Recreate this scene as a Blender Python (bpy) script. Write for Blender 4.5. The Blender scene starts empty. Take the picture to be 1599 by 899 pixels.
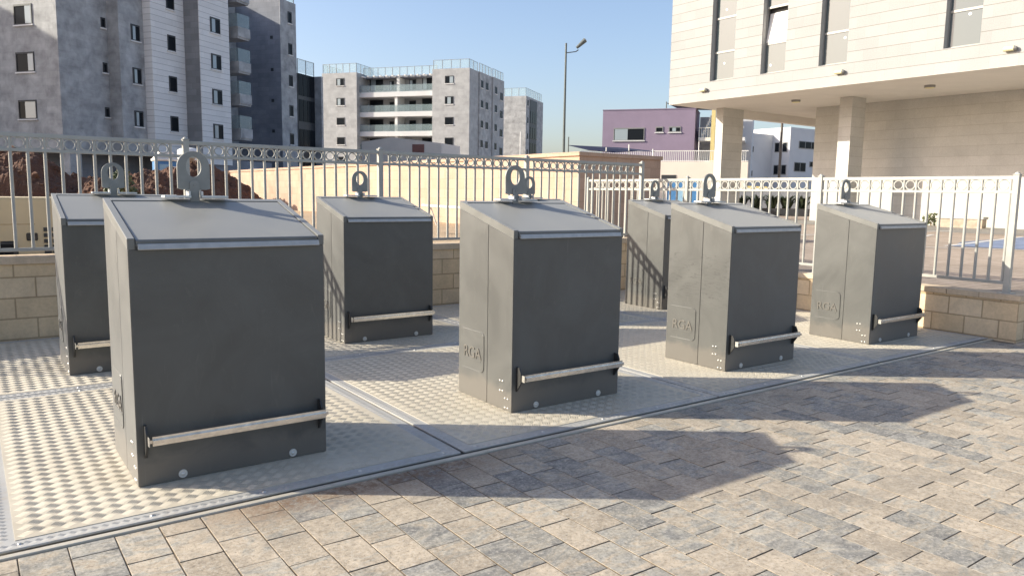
import bpy, bmesh, math, random
from mathutils import Vector, Matrix
R = math.radians
random.seed(7)
S = bpy.context.scene
COL = S.collection

# ------------------------------------------------------------------ helpers
def tag(o, label=None, cat=None, group=None, kind=None):
    if label: o['label'] = label
    if cat: o['category'] = cat
    if group: o['group'] = group
    if kind: o['kind'] = kind
    return o

def empty(name, loc=(0, 0, 0), rz=0.0):
    o = bpy.data.objects.new(name, None)
    COL.objects.link(o)
    o.location = loc
    o.rotation_euler = (0, 0, rz)
    o.empty_display_size = 0.1
    return o

def B():
    return bmesh.new()

def box(bm, x0, x1, y0, y1, z0, z1):
    v = [bm.verts.new(p) for p in ((x0, y0, z0), (x1, y0, z0), (x1, y1, z0), (x0, y1, z0),
                                   (x0, y0, z1), (x1, y0, z1), (x1, y1, z1), (x0, y1, z1))]
    for f in ((3, 2, 1, 0), (4, 5, 6, 7), (0, 1, 5, 4), (1, 2, 6, 5), (2, 3, 7, 6), (3, 0, 4, 7)):
        bm.faces.new([v[i] for i in f])
    return v

def prism(bm, pts, a0, a1, axis):
    """extrude a 2-D outline along an axis: 'x' pts=(y,z), 'y' pts=(x,z), 'z' pts=(x,y)"""
    def P(p, a):
        return {'x': (a, p[0], p[1]), 'y': (p[0], a, p[1]), 'z': (p[0], p[1], a)}[axis]
    A = [bm.verts.new(P(p, a0)) for p in pts]
    C = [bm.verts.new(P(p, a1)) for p in pts]
    bm.faces.new(A); bm.faces.new(C[::-1])
    n = len(pts)
    for i in range(n):
        bm.faces.new((A[i], C[i], C[(i + 1) % n], A[(i + 1) % n]))

def ringprism(bm, outer, inner, a0, a1, axis):
    def P(p, a):
        return {'x': (a, p[0], p[1]), 'y': (p[0], a, p[1]), 'z': (p[0], p[1], a)}[axis]
    L = [[bm.verts.new(P(p, a)) for p in poly] for a in (a0, a1) for poly in (outer, inner)]
    n = len(outer)
    for i in range(n):
        j = (i + 1) % n
        bm.faces.new((L[0][i], L[0][j], L[1][j], L[1][i]))
        bm.faces.new((L[2][i], L[3][i], L[3][j], L[2][j]))
        bm.faces.new((L[0][i], L[2][i], L[2][j], L[0][j]))
        bm.faces.new((L[1][i], L[1][j], L[3][j], L[3][i]))

def tube(bm, p0, p1, r0, r1=None, n=10, caps=True):
    r1 = r0 if r1 is None else r1
    p0 = Vector(p0); p1 = Vector(p1)
    d = (p1 - p0).normalized()
    a = d.orthogonal().normalized(); b = d.cross(a)
    A = []; C = []
    for i in range(n):
        t = 2 * math.pi * i / n
        u = a * math.cos(t) + b * math.sin(t)
        A.append(bm.verts.new(p0 + u * r0)); C.append(bm.verts.new(p1 + u * r1))
    for i in range(n):
        bm.faces.new((A[i], A[(i + 1) % n], C[(i + 1) % n], C[i]))
    if caps:
        bm.faces.new(A[::-1]); bm.faces.new(C)

def dome(bm, c, r, axis=(0, 0, 1), flat=0.5, n=12, m=4):
    c = Vector(c); d = Vector(axis).normalized()
    a = d.orthogonal().normalized(); b = d.cross(a)
    prev = None
    for k in range(m):
        ph = (math.pi / 2) * k / m
        row = []
        for i in range(n):
            t = 2 * math.pi * i / n
            row.append(bm.verts.new(c + (a * math.cos(t) + b * math.sin(t)) * r * math.cos(ph) + d * r * flat * math.sin(ph)))
        if prev:
            for i in range(n):
                bm.faces.new((prev[i], prev[(i + 1) % n], row[(i + 1) % n], row[i]))
        prev = row
    top = bm.verts.new(c + d * r * flat)
    for i in range(n):
        bm.faces.new((prev[i], prev[(i + 1) % n], top))

def fin(name, bm, mat, parent=None, bev=0.0, smooth=False, loc=None, seg=1):
    bmesh.ops.recalc_face_normals(bm, faces=bm.faces)
    if bev:
        es = [e for e in bm.edges if len(e.link_faces) == 2 and e.calc_face_angle(0) > 0.4]
        bmesh.ops.bevel(bm, geom=es, offset=bev, segments=seg, affect='EDGES', clamp_overlap=True)
    uv = bm.loops.layers.uv.new('UVMap')
    bm.normal_update()
    for f in bm.faces:
        n = f.normal
        f.smooth = smooth
        if abs(n.z) > 0.75:
            for l in f.loops: l[uv].uv = (l.vert.co.x, l.vert.co.y)
        else:
            t = Vector((-n.y, n.x, 0))
            t = t.normalized() if t.length > 1e-6 else Vector((1, 0, 0))
            for l in f.loops: l[uv].uv = (l.vert.co.dot(t), l.vert.co.z)
    me = bpy.data.meshes.new(name)
    bm.to_mesh(me); bm.free()
    for m in (mat if isinstance(mat, (list, tuple)) else [mat]): me.materials.append(m)
    o = bpy.data.objects.new(name, me)
    COL.objects.link(o)
    if parent: o.parent = parent
    if loc: o.location = loc
    if smooth:
        try: me.set_sharp_from_angle(angle=R(40))
        except Exception: pass
    return o

def copy_tree(o, parent=None):
    c = o.copy(); COL.objects.link(c); c.parent = parent
    for ch in [k for k in bpy.data.objects if k.parent == o]:
        copy_tree(ch, c)
    return c

# ------------------------------------------------------------------ materials
def newmat(name):
    m = bpy.data.materials.new(name); m.use_nodes = True
    nt = m.node_tree
    return m, nt, nt.nodes['Principled BSDF']

def N(nt, t, **kw):
    n = nt.nodes.new(t)
    for k, v in kw.items():
        if k in n.inputs.keys(): n.inputs[k].default_value = v
        else: setattr(n, k, v)
    return n

def lk(nt, a, b): nt.links.new(a, b)

def ramp(nt, fac, stops):
    r = nt.nodes.new('ShaderNodeValToRGB')
    e = r.color_ramp.elements
    while len(e) < len(stops): e.new(0.5)
    for el, (p, c) in zip(e, stops):
        el.position = p
        el.color = (c, c, c, 1) if isinstance(c, (int, float)) else (*c, 1)
    lk(nt, fac, r.inputs[0])
    return r.outputs[0]

def mix(nt, fac, a, b, mode='MIX'):
    m = nt.nodes.new('ShaderNodeMix'); m.data_type = 'RGBA'; m.blend_type = mode
    for s, v in ((m.inputs[0], fac), (m.inputs[6], a), (m.inputs[7], b)):
        if hasattr(v, 'is_output'): lk(nt, v, s)
        else: s.default_value = v if isinstance(v, (int, float)) else (*v, 1)
    return m.outputs[2]

def coords(nt, kind='Object', scale=(1, 1, 1), rnd=False):
    tc = nt.nodes.new('ShaderNodeTexCoord')
    mp = nt.nodes.new('ShaderNodeMapping'); mp.inputs['Scale'].default_value = scale
    lk(nt, tc.outputs[kind], mp.inputs[0])
    if rnd:
        oi = nt.nodes.new('ShaderNodeObjectInfo')
        mu = nt.nodes.new('ShaderNodeMath'); mu.operation = 'MULTIPLY'; mu.inputs[1].default_value = 37.0
        lk(nt, oi.outputs['Random'], mu.inputs[0])
        cb = nt.nodes.new('ShaderNodeCombineXYZ')
        for i in range(3): lk(nt, mu.outputs[0], cb.inputs[i])
        lk(nt, cb.outputs[0], mp.inputs['Location'])
    return mp.outputs[0]

def noise(nt, vec, scale, detail=4, rough=0.55, dist=0.0):
    n = N(nt, 'ShaderNodeTexNoise'); n.inputs['Scale'].default_value = scale
    n.inputs['Detail'].default_value = detail; n.inputs['Roughness'].default_value = rough
    n.inputs['Distortion'].default_value = dist
    lk(nt, vec, n.inputs['Vector'])
    return n.outputs[0]

def bump(nt, h, b, strength=0.3, dist=0.01):
    n = nt.nodes.new('ShaderNodeBump'); n.inputs['Strength'].default_value = strength
    n.inputs['Distance'].default_value = dist
    lk(nt, h, n.inputs['Height']); lk(nt, n.outputs[0], b.inputs['Normal'])

def plain(name, col, rough=0.5, metal=0.0, var=0.12, scale=6.0, bstr=0.0, spec=0.5):
    m, nt, b = newmat(name)
    b.inputs['Roughness'].default_value = rough; b.inputs['Metallic'].default_value = metal
    b.inputs['Specular IOR Level'].default_value = spec
    v = coords(nt, 'Object', rnd=True)
    n = noise(nt, v, scale)
    c = mix(nt, ramp(nt, n, [(0.3, 0.0), (0.7, 1.0)]), [x * (1 - var) for x in col], [min(1, x * (1 + var)) for x in col])
    lk(nt, c, b.inputs['Base Color'])
    if bstr: bump(nt, noise(nt, v, scale * 6, 5), b, bstr, 0.004)
    return m

def stone(name, c1, c2, mortar, bw, bh, ms=0.006, rough=0.8, blotch=0.15, bscale=1.5, bstr=0.35, bdist=0.01, offs=0.5, hl=False):
    m, nt, b = newmat(name)
    b.inputs['Roughness'].default_value = rough
    b.inputs['Specular IOR Level'].default_value = 0.3
    uv = coords(nt, 'UV')
    br = nt.nodes.new('ShaderNodeTexBrick')
    br.offset = offs
    br.inputs['Scale'].default_value = 1.0
    br.inputs['Mortar Size'].default_value = ms
    br.inputs['Mortar Smooth'].default_value = 0.2
    br.inputs['Brick Width'].default_value = bw
    br.inputs['Row Height'].default_value = bh
    br.inputs['Color1'].default_value = (*c1, 1); br.inputs['Color2'].default_value = (*c2, 1)
    br.inputs['Mortar'].default_value = (*mortar, 1)
    lk(nt, uv, br.inputs['Vector'])
    bcol = br.outputs['Color']
    if hl:
        # strong bed joints, faint perpends
        br.inputs['Brick Width'].default_value = 90.0
        b2 = nt.nodes.new('ShaderNodeTexBrick'); b2.offset = offs
        b2.inputs['Scale'].default_value = 1.0; b2.inputs['Mortar Size'].default_value = 0.004
        b2.inputs['Brick Width'].default_value = bw; b2.inputs['Row Height'].default_value = bh
        b2.inputs['Color1'].default_value = (0.93, 0.93, 0.93, 1); b2.inputs['Color2'].default_value = (1, 1, 1, 1)
        b2.inputs['Mortar'].default_value = (0.84, 0.83, 0.81, 1)
        lk(nt, uv, b2.inputs['Vector'])
        bcol = mix(nt, 1.0, bcol, b2.outputs['Color'], 'MULTIPLY')
    v = coords(nt, 'Object')
    n1 = noise(nt, v, bscale, 5, 0.6, 0.3)
    f = ramp(nt, n1, [(0.3, 1 - blotch), (0.7, 1 + blotch * 0.6)])
    c = mix(nt, 1.0, bcol, f, 'MULTIPLY')
    n2 = noise(nt, v, 28, 4, 0.7)
    c = mix(nt, 1.0, c, ramp(nt, n2, [(0.25, 0.86), (0.75, 1.08)]), 'MULTIPLY')
    lk(nt, c, b.inputs['Base Color'])
    ad = nt.nodes.new('ShaderNodeMath'); ad.operation = 'MULTIPLY_ADD'
    lk(nt, br.outputs['Fac'], ad.inputs[0]); ad.inputs[1].default_value = -1.0
    sc = nt.nodes.new('ShaderNodeMath'); sc.operation = 'MULTIPLY'; sc.inputs[1].default_value = 0.35
    lk(nt, n2, sc.inputs[0]); lk(nt, sc.outputs[0], ad.inputs[2])
    bump(nt, ad.outputs[0], b, bstr, bdist)
    return m

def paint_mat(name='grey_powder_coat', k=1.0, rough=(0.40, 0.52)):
    """grey powder coat of the hoppers with dusty smears"""
    m, nt, b = newmat(name)
    v = coords(nt, 'Object', rnd=True)
    n1 = noise(nt, v, 2.2, 5, 0.6, 1.2)
    n2 = noise(nt, coords(nt, 'Object', (9, 9, 2.5), rnd=True), 1.6, 6, 0.7, 2.0)
    n3 = noise(nt, v, 60, 3, 0.6)
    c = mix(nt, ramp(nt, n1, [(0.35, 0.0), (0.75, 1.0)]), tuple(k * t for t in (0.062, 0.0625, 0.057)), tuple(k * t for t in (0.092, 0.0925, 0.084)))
    c = mix(nt, ramp(nt, n2, [(0.58, 0.0), (0.74, 0.4)]), c, (0.13, 0.125, 0.110))
    mp = nt.nodes.new('ShaderNodeMapping'); mp.inputs['Rotation'].default_value = (R(52), R(20), R(-40)); mp.inputs['Scale'].default_value = (60, 60, 1.3)
    lk(nt, v, mp.inputs[0])
    n4 = noise(nt, mp.outputs[0], 1.0, 3, 0.6)
    c = mix(nt, ramp(nt, n4, [(0.70, 0.0), (0.76, 0.5)]), c, (0.17, 0.165, 0.15))
    # dust settling on the lowest few centimetres
    sp = nt.nodes.new('ShaderNodeSeparateXYZ'); tc = nt.nodes.new('ShaderNodeTexCoord'); lk(nt, tc.outputs['Object'], sp.inputs[0])
    ad = nt.nodes.new('ShaderNodeMath'); ad.operation = 'MULTIPLY_ADD'; lk(nt, n1, ad.inputs[0]); ad.inputs[1].default_value = -0.25; lk(nt, sp.outputs[2], ad.inputs[2])
    c = mix(nt, ramp(nt, ad.outputs[0], [(0.0, 0.55), (0.06, 0.0)]), c, (0.15, 0.13, 0.105))
    lk(nt, c, b.inputs['Base Color'])
    lk(nt, ramp(nt, n1, [(0.3, rough[0]), (0.7, rough[1])]), b.inputs['Roughness'])
    b.inputs['Specular IOR Level'].default_value = 0.6
    b.inputs['Sheen Weight'].default_value = 0.18
    b.inputs['Sheen Roughness'].default_value = 0.6
    bump(nt, n3, b, 0.06, 0.002)
    return m

def metal_tread(name, c1, c2, rough=0.45, metal=0.35):
    m, nt, b = newmat(name)
    v = coords(nt, 'Object', rnd=True)
    n1 = noise(nt, v, 2.0, 5, 0.6, 0.6); n2 = noise(nt, v, 17, 4, 0.65)
    c = mix(nt, ramp(nt, n1, [(0.3, 0.0), (0.7, 1.0)]), c1, c2)
    c = mix(nt, ramp(nt, n2, [(0.5, 0.0), (0.8, 0.45)]), c, (0.34, 0.28, 0.20))
    lk(nt, c, b.inputs['Base Color'])
    b.inputs['Metallic'].default_value = metal
    lk(nt, ramp(nt, n2, [(0.3, rough - 0.06), (0.7, rough + 0.2)]), b.inputs['Roughness'])
    bump(nt, noise(nt, v, 140, 3), b, 0.12, 0.002)
    return m

def glass_mat(name, col, rough=0.06, alpha=1.0, spec=0.8):
    m, nt, b = newmat(name)
    b.inputs['Base Color'].default_value = (*col, 1)
    b.inputs['Roughness'].default_value = rough
    b.inputs['Specular IOR Level'].default_value = spec
    n = noise(nt, coords(nt, 'Object'), 0.7, 2)
    bump(nt, n, b, 0.05, 0.02)
    if alpha < 1: b.inputs['Alpha'].default_value = alpha
    return m

M = {}
M['paint'] = paint_mat()
M['lid'] = paint_mat('brightened_lid_coat', 1.75, (0.38, 0.50))  # hopper coat made paler, for the skylight caught on the lids
M['steel'] = plain('brushed_steel', (0.62, 0.60, 0.55), 0.32, 0.75, 0.12, 30)
M['bar'] = plain('worn_stainless_tube', (0.74, 0.70, 0.64), 0.27, 0.85, 0.16, 24)
M['zinc'] = plain('galvanised_steel', (0.60, 0.60, 0.57), 0.45, 0.35, 0.12, 14)
M['hoop'] = plain('grey_lifting_steel', (0.23, 0.235, 0.22), 0.5, 0.2, 0.15, 9)
M['black'] = plain('black_plastic', (0.03, 0.03, 0.029), 0.42)
M['strip'] = plain('aluminium_strip', (0.42, 0.42, 0.405), 0.4, 0.2, 0.1, 20)
M['mark'] = plain('dark_blue_print', (0.03, 0.05, 0.09), 0.5)
M['rim'] = metal_tread('dusty_rim_steel', (0.44, 0.41, 0.34), (0.56, 0.52, 0.44), 0.5, 0.2)
M['tread'] = metal_tread('dusty_tread_plate', (0.47, 0.42, 0.33), (0.60, 0.545, 0.44), 0.5, 0.12)
M['tread_edge'] = metal_tread('bare_tread_plate', (0.37, 0.365, 0.35), (0.46, 0.45, 0.42), 0.45, 0.1)
M['rail'] = plain('light_grey_railing_paint', (0.39, 0.385, 0.35), 0.42, 0.0, 0.08, 8)
M['white'] = plain('white_paint', (0.72, 0.71, 0.68), 0.5, 0, 0.06, 3)
M['wall_block'] = stone('sandstone_blocks', (0.72, 0.55, 0.345), (0.78, 0.62, 0.42), (0.46, 0.34, 0.21), 0.36, 0.205, 0.008, 0.85, 0.16, 3.0, 0.5, 0.008)
M['coping'] = stone('sandstone_coping', (0.60, 0.47, 0.33), (0.66, 0.54, 0.39), (0.44, 0.34, 0.23), 0.8, 0.5, 0.006, 0.8, 0.14, 4.0, 0.3)
M['tan'] = stone('tan_stone_wall', (0.46, 0.32, 0.235), (0.52, 0.37, 0.275), (0.39, 0.275, 0.195), 0.45, 0.27, 0.006, 0.85, 0.12, 1.2, 0.3)
M['lime'] = stone('white_limestone', (0.345, 0.345, 0.338), (0.372, 0.372, 0.364), (0.225, 0.215, 0.195), 0.85, 0.40, 0.011, 0.75, 0.05, 0.8, 0.35, 0.015, 0.37, True)
M['lime2'] = stone('limestone_wall', (0.58, 0.565, 0.525), (0.63, 0.61, 0.57), (0.46, 0.435, 0.39), 0.85, 0.40, 0.006, 0.8, 0.10, 0.9, 0.2, 0.01, 0.43, True)
M['soffit'] = plain('soffit_plaster', (0.74, 0.70, 0.64), 0.85, 0, 0.04, 1.0)
M['grey_stone'] = stone('grey_stone_cladding', (0.37, 0.372, 0.375), (0.43, 0.43, 0.43), (0.33, 0.33, 0.335), 0.9, 0.45, 0.006, 0.7, 0.36, 1.1, 0.2, 0.01, 0.4)
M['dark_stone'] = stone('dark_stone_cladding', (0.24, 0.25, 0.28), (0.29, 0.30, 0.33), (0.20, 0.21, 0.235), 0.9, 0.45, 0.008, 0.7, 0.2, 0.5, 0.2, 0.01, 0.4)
M['mid_stone'] = stone('mid_grey_cladding', (0.22, 0.22, 0.225), (0.28, 0.28, 0.285), (0.18, 0.18, 0.185), 0.9, 0.45, 0.008, 0.7, 0.15, 0.5, 0.2, 0.01, 0.4)
M['white_stone'] = stone('white_stone_cladding', (0.80, 0.78, 0.76), (0.84, 0.82, 0.80), (0.50, 0.49, 0.48), 1.1, 0.42, 0.02, 0.7, 0.06, 0.5, 0.2, 0.01, 0.4, True)
M['pale_stone'] = stone('pale_grey_stone', (0.37, 0.372, 0.375), (0.43, 0.432, 0.43), (0.34, 0.34, 0.34), 0.9, 0.45, 0.006, 0.7, 0.2, 0.8, 0.2, 0.01, 0.4)
M['plaster'] = plain('white_plaster', (0.62, 0.62, 0.615), 0.85, 0, 0.05, 0.5)
M['cream'] = plain('cream_plaster', (0.74, 0.66, 0.575), 0.85, 0, 0.05, 0.6)
M['purple'] = plain('lilac_render', (0.275, 0.215, 0.285), 0.85, 0, 0.06, 0.8, 0.1)
M['yellow'] = plain('yellow_paint', (0.72, 0.58, 0.25), 0.6, 0, 0.06)
M['frame'] = plain('dark_window_frame', (0.035, 0.038, 0.042), 0.5)
M['grey_frame'] = plain('grey_aluminium_frame', (0.27, 0.265, 0.25), 0.45, 0.2, 0.06)
M['light_frame'] = plain('pale_aluminium_frame', (0.50, 0.49, 0.46), 0.45, 0.1, 0.06)
M['pane'] = glass_mat('dark_window_glass', (0.016, 0.019, 0.023), 0.16, spec=0.06)
M['pane_light'] = glass_mat('pale_reflection_glass', (0.33, 0.38, 0.40), 0.12, spec=0.6)  # base colour lightened to stand for reflected sky
M['pane_office'] = glass_mat('office_window_glass', (0.080, 0.105, 0.110), 0.05, spec=0.9)
M['pane_blue'] = glass_mat('blind_behind_glass', (0.10, 0.125, 0.13), 0.1, spec=0.8)
M['rail_glass'] = glass_mat('pale_railing_glass', (0.50, 0.64, 0.66), 0.12, 0.26)
M['balc_glass'] = glass_mat('balcony_glass', (0.33, 0.42, 0.43), 0.15, 0.34)
M['navy'] = plain('navy_shade_cloth', (0.018, 0.024, 0.06), 0.8)
M['beige'] = plain('beige_sheet_metal', (0.56, 0.465, 0.30), 0.55, 0, 0.05, 3)
M['blue'] = plain('blue_sheet', (0.06, 0.19, 0.40), 0.5)
M['pale_blue'] = plain('pale_blue_sheet', (0.25, 0.42, 0.56), 0.5)
M['timber'] = plain('rough_timber', (0.30, 0.19, 0.09), 0.85, 0, 0.3, 12)
M['pole_wood'] = plain('weathered_pole_wood', (0.15, 0.125, 0.10), 0.85, 0, 0.25, 3)
M['rock'] = plain('pale_rock', (0.42, 0.34, 0.26), 0.9, 0, 0.25, 4, 0.4)
M['concrete'] = plain('pit_concrete', (0.30, 0.285, 0.26), 0.9, 0, 0.2, 5, 0.4)
M['lamp'] = plain('warm_lamp_cover', (0.75, 0.68, 0.40), 0.4)
M['pole'] = plain('grey_pole_paint', (0.11, 0.125, 0.12), 0.5)
M['red'] = plain('faded_red_sheet', (0.23, 0.10, 0.08), 0.7)

def leaf_mat(name, a, b2):
    m, nt, b = newmat(name)
    oi = N(nt, 'ShaderNodeTexNoise'); oi.inputs['Scale'].default_value = 2.5
    lk(nt, coords(nt, 'Object'), oi.inputs['Vector'])
    lk(nt, mix(nt, ramp(nt, oi.outputs[0], [(0.35, 0), (0.65, 1)]), a, b2), b.inputs['Base Color'])
    b.inputs['Roughness'].default_value = 0.55
    return m
M['leaf'] = leaf_mat('dull_green_leaf', (0.045, 0.06, 0.018), (0.12, 0.13, 0.045))
M['leaf_dark'] = leaf_mat('dark_strappy_leaf', (0.022, 0.036, 0.02), (0.06, 0.085, 0.04))

def ground_mat(name, c1, c2, c3, sc=0.6, rough=0.95, bs=0.5, bd=0.03):
    m, nt, b = newmat(name)
    v = coords(nt, 'Object')
    n1 = noise(nt, v, sc, 6, 0.6, 0.5); n2 = noise(nt, v, sc * 14, 5, 0.7)
    c = mix(nt, ramp(nt, n1, [(0.3, 0), (0.7, 1)]), c1, c2)
    c = mix(nt, ramp(nt, n2, [(0.5, 0), (0.75, 0.7)]), c, c3)
    lk(nt, c, b.inputs['Base Color']); b.inputs['Roughness'].default_value = rough
    bump(nt, n2, b, bs, bd)
    return m
M['ground'] = ground_mat('dry_ground', (0.26, 0.20, 0.14), (0.33, 0.27, 0.20), (0.22, 0.17, 0.12))
M['site'] = ground_mat('site_soil', (0.36, 0.26, 0.16), (0.42, 0.32, 0.21), (0.30, 0.21, 0.13), 0.9)
M['earth'] = ground_mat('red_earth', (0.090, 0.042, 0.026), (0.135, 0.064, 0.038), (0.22, 0.135, 0.085), 0.8, 0.95, 0.8, 0.08)
M['lot'] = stone('parking_pavers', (0.36, 0.29, 0.23), (0.43, 0.35, 0.285), (0.25, 0.20, 0.155), 0.30, 0.15, 0.008, 0.9, 0.18, 0.4, 0.2)
M['asphalt'] = ground_mat('lot_asphalt', (0.20, 0.19, 0.175), (0.25, 0.235, 0.215), (0.29, 0.27, 0.24), 0.5, 0.9, 0.2, 0.01)
M['blue_paint'] = plain('faded_blue_marking', (0.17, 0.215, 0.32), 0.8, 0, 0.3, 3)
M['white_mark'] = plain('worn_white_marking', (0.62, 0.60, 0.56), 0.8, 0, 0.15, 5)

def paver_mat():
    m, nt, b = newmat('concrete_pavers')
    at = nt.nodes.new('ShaderNodeAttribute'); at.attribute_name = 'paver'
    v = coords(nt, 'Object')
    sp = nt.nodes.new('ShaderNodeSeparateColor'); lk(nt, at.outputs['Color'], sp.inputs[0])
    # shift the texture per paver so marbling never runs on across a joint
    cb = nt.nodes.new('ShaderNodeVectorMath'); cb.operation = 'MULTIPLY_ADD'
    lk(nt, at.outputs['Color'], cb.inputs[0]); cb.inputs[1].default_value = (31, 47, 13); lk(nt, v, cb.inputs[2])
    big = noise(nt, v, 0.55, 3, 0.5)
    vs_ = nt.nodes.new('ShaderNodeVectorMath'); vs_.operation = 'MULTIPLY'
    lk(nt, cb.outputs[0], vs_.inputs[0]); vs_.inputs[1].default_value = (1.0, 2.1, 1.0)
    n1 = noise(nt, vs_.outputs[0], 4.2, 7, 0.68, 1.6)
    n5 = noise(nt, v, 1.7, 6, 0.7, 1.0)
    n2 = noise(nt, v, 60, 4, 0.75)
    n3 = noise(nt, v, 22, 6, 0.78)
    def ma(op, a, bb):
        q = nt.nodes.new('ShaderNodeMath'); q.operation = op
        for i, x in enumerate((a, bb)):
            if hasattr(x, 'is_output'): lk(nt, x, q.inputs[i])
            else: q.inputs[i].default_value = x
        return q.outputs[0]
    t = ma('ADD', ma('MULTIPLY', sp.outputs[0], 0.62), ma('MULTIPLY', n1, 1.8))
    t = ma('SUBTRACT', ma('ADD', t, ma('MULTIPLY', big, 0.5)), 0.47)
    c = ramp(nt, t, [(0.55, (0.212, 0.207, 0.194)), (0.80, (0.300, 0.288, 0.258)), (1.05, (0.372, 0.345, 0.290)), (1.0, (0.440, 0.372, 0.285))])
    rr = c.node.color_ramp.elements
    rr[0].position = 0.50; rr[1].position = 0.70; rr[2].position = 0.86; rr[3].position = 1.0
    c = mix(nt, 1.0, c, ramp(nt, sp.outputs[1], [(0.0, 0.86), (1.0, 1.10)]), 'MULTIPLY')
    c = mix(nt, 1.0, c, ramp(nt, n3, [(0.32, 0.66), (0.68, 1.20)]), 'MULTIPLY')
    c = mix(nt, ramp(nt, n2, [(0.53, 0), (0.64, 0.6)]), c, (0.52, 0.475, 0.41))
    c = mix(nt, ramp(nt, n2, [(0.34, 0.65), (0.45, 0.0)]), c, (0.12, 0.105, 0.09))
    c = mix(nt, ramp(nt, n5, [(0.36, 0.34), (0.48, 0.0)]), c, (0.17, 0.155, 0.135))
    n6 = noise(nt, cb.outputs[0], 11.0, 6, 0.75, 0.8)
    c = mix(nt, ramp(nt, n6, [(0.56, 0.0), (0.70, 0.45)]), c, (0.46, 0.43, 0.375))
    # rusty soil spilled along the plate edge
    xyz = nt.nodes.new('ShaderNodeSeparateXYZ'); lk(nt, v, xyz.inputs[0])
    def band(o, lo, hi, soft):
        mr = nt.nodes.new('ShaderNodeMapRange'); mr.interpolation_type = 'SMOOTHSTEP'
        lk(nt, o, mr.inputs[0]); mr.inputs[1].default_value = lo - soft; mr.inputs[2].default_value = lo + soft
        m2 = nt.nodes.new('ShaderNodeMapRange'); m2.interpolation_type = 'SMOOTHSTEP'
        lk(nt, o, m2.inputs[0]); m2.inputs[1].default_value = hi - soft; m2.inputs[2].default_value = hi + soft
        m2.inputs[3].default_value = 1.0; m2.inputs[4].default_value = 0.0
        return ma('MULTIPLY', mr.outputs[0], m2.outputs[0])
    k = ma('MULTIPLY', band(xyz.outputs[0], 0.9, 2.45, 0.35), band(xyz.outputs[1], 3.40, 3.9, 0.16))
    k = ma('MULTIPLY', k, ramp(nt, n3, [(0.36, 0.0), (0.58, 0.9)]))
    c = mix(nt, k, c, (0.165, 0.098, 0.056))
    lk(nt, c, b.inputs['Base Color'])
    b.inputs['Roughness'].default_value = 0.88; b.inputs['Specular IOR Level'].default_value = 0.3
    h = ma('ADD', ma('MULTIPLY', n2, 0.6), n3)
    bump(nt, h, b, 0.5, 0.005)
    return m
M['paver'] = paver_mat()
M['sand'] = ground_mat('joint_sand', (0.15, 0.115, 0.075), (0.22, 0.17, 0.115), (0.10, 0.078, 0.052), 3.0, 1.0, 0.4, 0.004)

# ------------------------------------------------------------------ camera, light, sky
cam_d = bpy.data.cameras.new('camera'); cam = bpy.data.objects.new('camera', cam_d); COL.objects.link(cam)
yaw, pitch, roll, H = R(35.784), R(-7.0733), R(0.8913), 1.508
f = Vector((math.sin(yaw) * math.cos(pitch), math.cos(yaw) * math.cos(pitch), math.sin(pitch)))
r0 = Vector((math.cos(yaw), -math.sin(yaw), 0)); u0 = r0.cross(f)
rr = r0 * math.cos(roll) + u0 * math.sin(roll); uu = -r0 * math.sin(roll) + u0 * math.cos(roll)
mw = Matrix((rr, uu, -f)).transposed().to_4x4(); mw.translation = (0, 0, H)
cam.matrix_world = mw
cam_d.sensor_width = 36; cam_d.lens = 1186.07 / 1599 * 36
cam_d.clip_start = 0.05; cam_d.clip_end = 4000
S.camera = cam

SUN = Vector((-2.19, 1.59, 1.26)).normalized()
el = math.asin(SUN.z); azm = math.atan2(SUN.x, SUN.y)
sd = bpy.data.lights.new('sun', 'SUN'); so = bpy.data.objects.new('sun', sd); COL.objects.link(so)
sd.energy = 4.5; sd.angle = R(0.55); sd.color = (1.0, 0.935, 0.785)
so.rotation_euler = (-SUN).to_track_quat('-Z', 'Y').to_euler(); so.location = (-20, 15, 30)
W = bpy.data.worlds.new('World'); S.world = W; W.use_nodes = True
wn = W.node_tree; bg = wn.nodes['Background']
sky = wn.nodes.new('ShaderNodeTexSky'); sky.sky_type = 'NISHITA'; sky.sun_disc = False
sky.sun_elevation = el; sky.sun_rotation = azm
sky.altitude = 100; sky.air_density = 1.0; sky.dust_density = 2.4; sky.ozone_density = 3.2
tint = wn.nodes.new('ShaderNodeMix'); tint.data_type = 'RGBA'; tint.blend_type = 'MULTIPLY'
tint.inputs[0].default_value = 1.0; tint.inputs[7].default_value = (1.09, 0.975, 0.925, 1)   # camera white balance of the sky light
wn.links.new(sky.outputs[0], tint.inputs[6]); wn.links.new(tint.outputs[2], bg.inputs[0]); bg.inputs[1].default_value = 0.138
S.view_settings.view_transform = 'Standard'; S.view_settings.look = 'None'
S.view_settings.exposure = 0.88; S.view_settings.gamma = 1.0
S.cycles.max_bounces = 6

# ------------------------------------------------------------------ ground
bm = B(); q = 1500
v = [bm.verts.new(p) for p in ((-q, -q, -0.06), (q, -q, -0.06), (q, q, -0.06), (-q, q, -0.06))]; bm.faces.new(v)
tag(fin('ground', bm, M['ground']), kind='structure')

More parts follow.
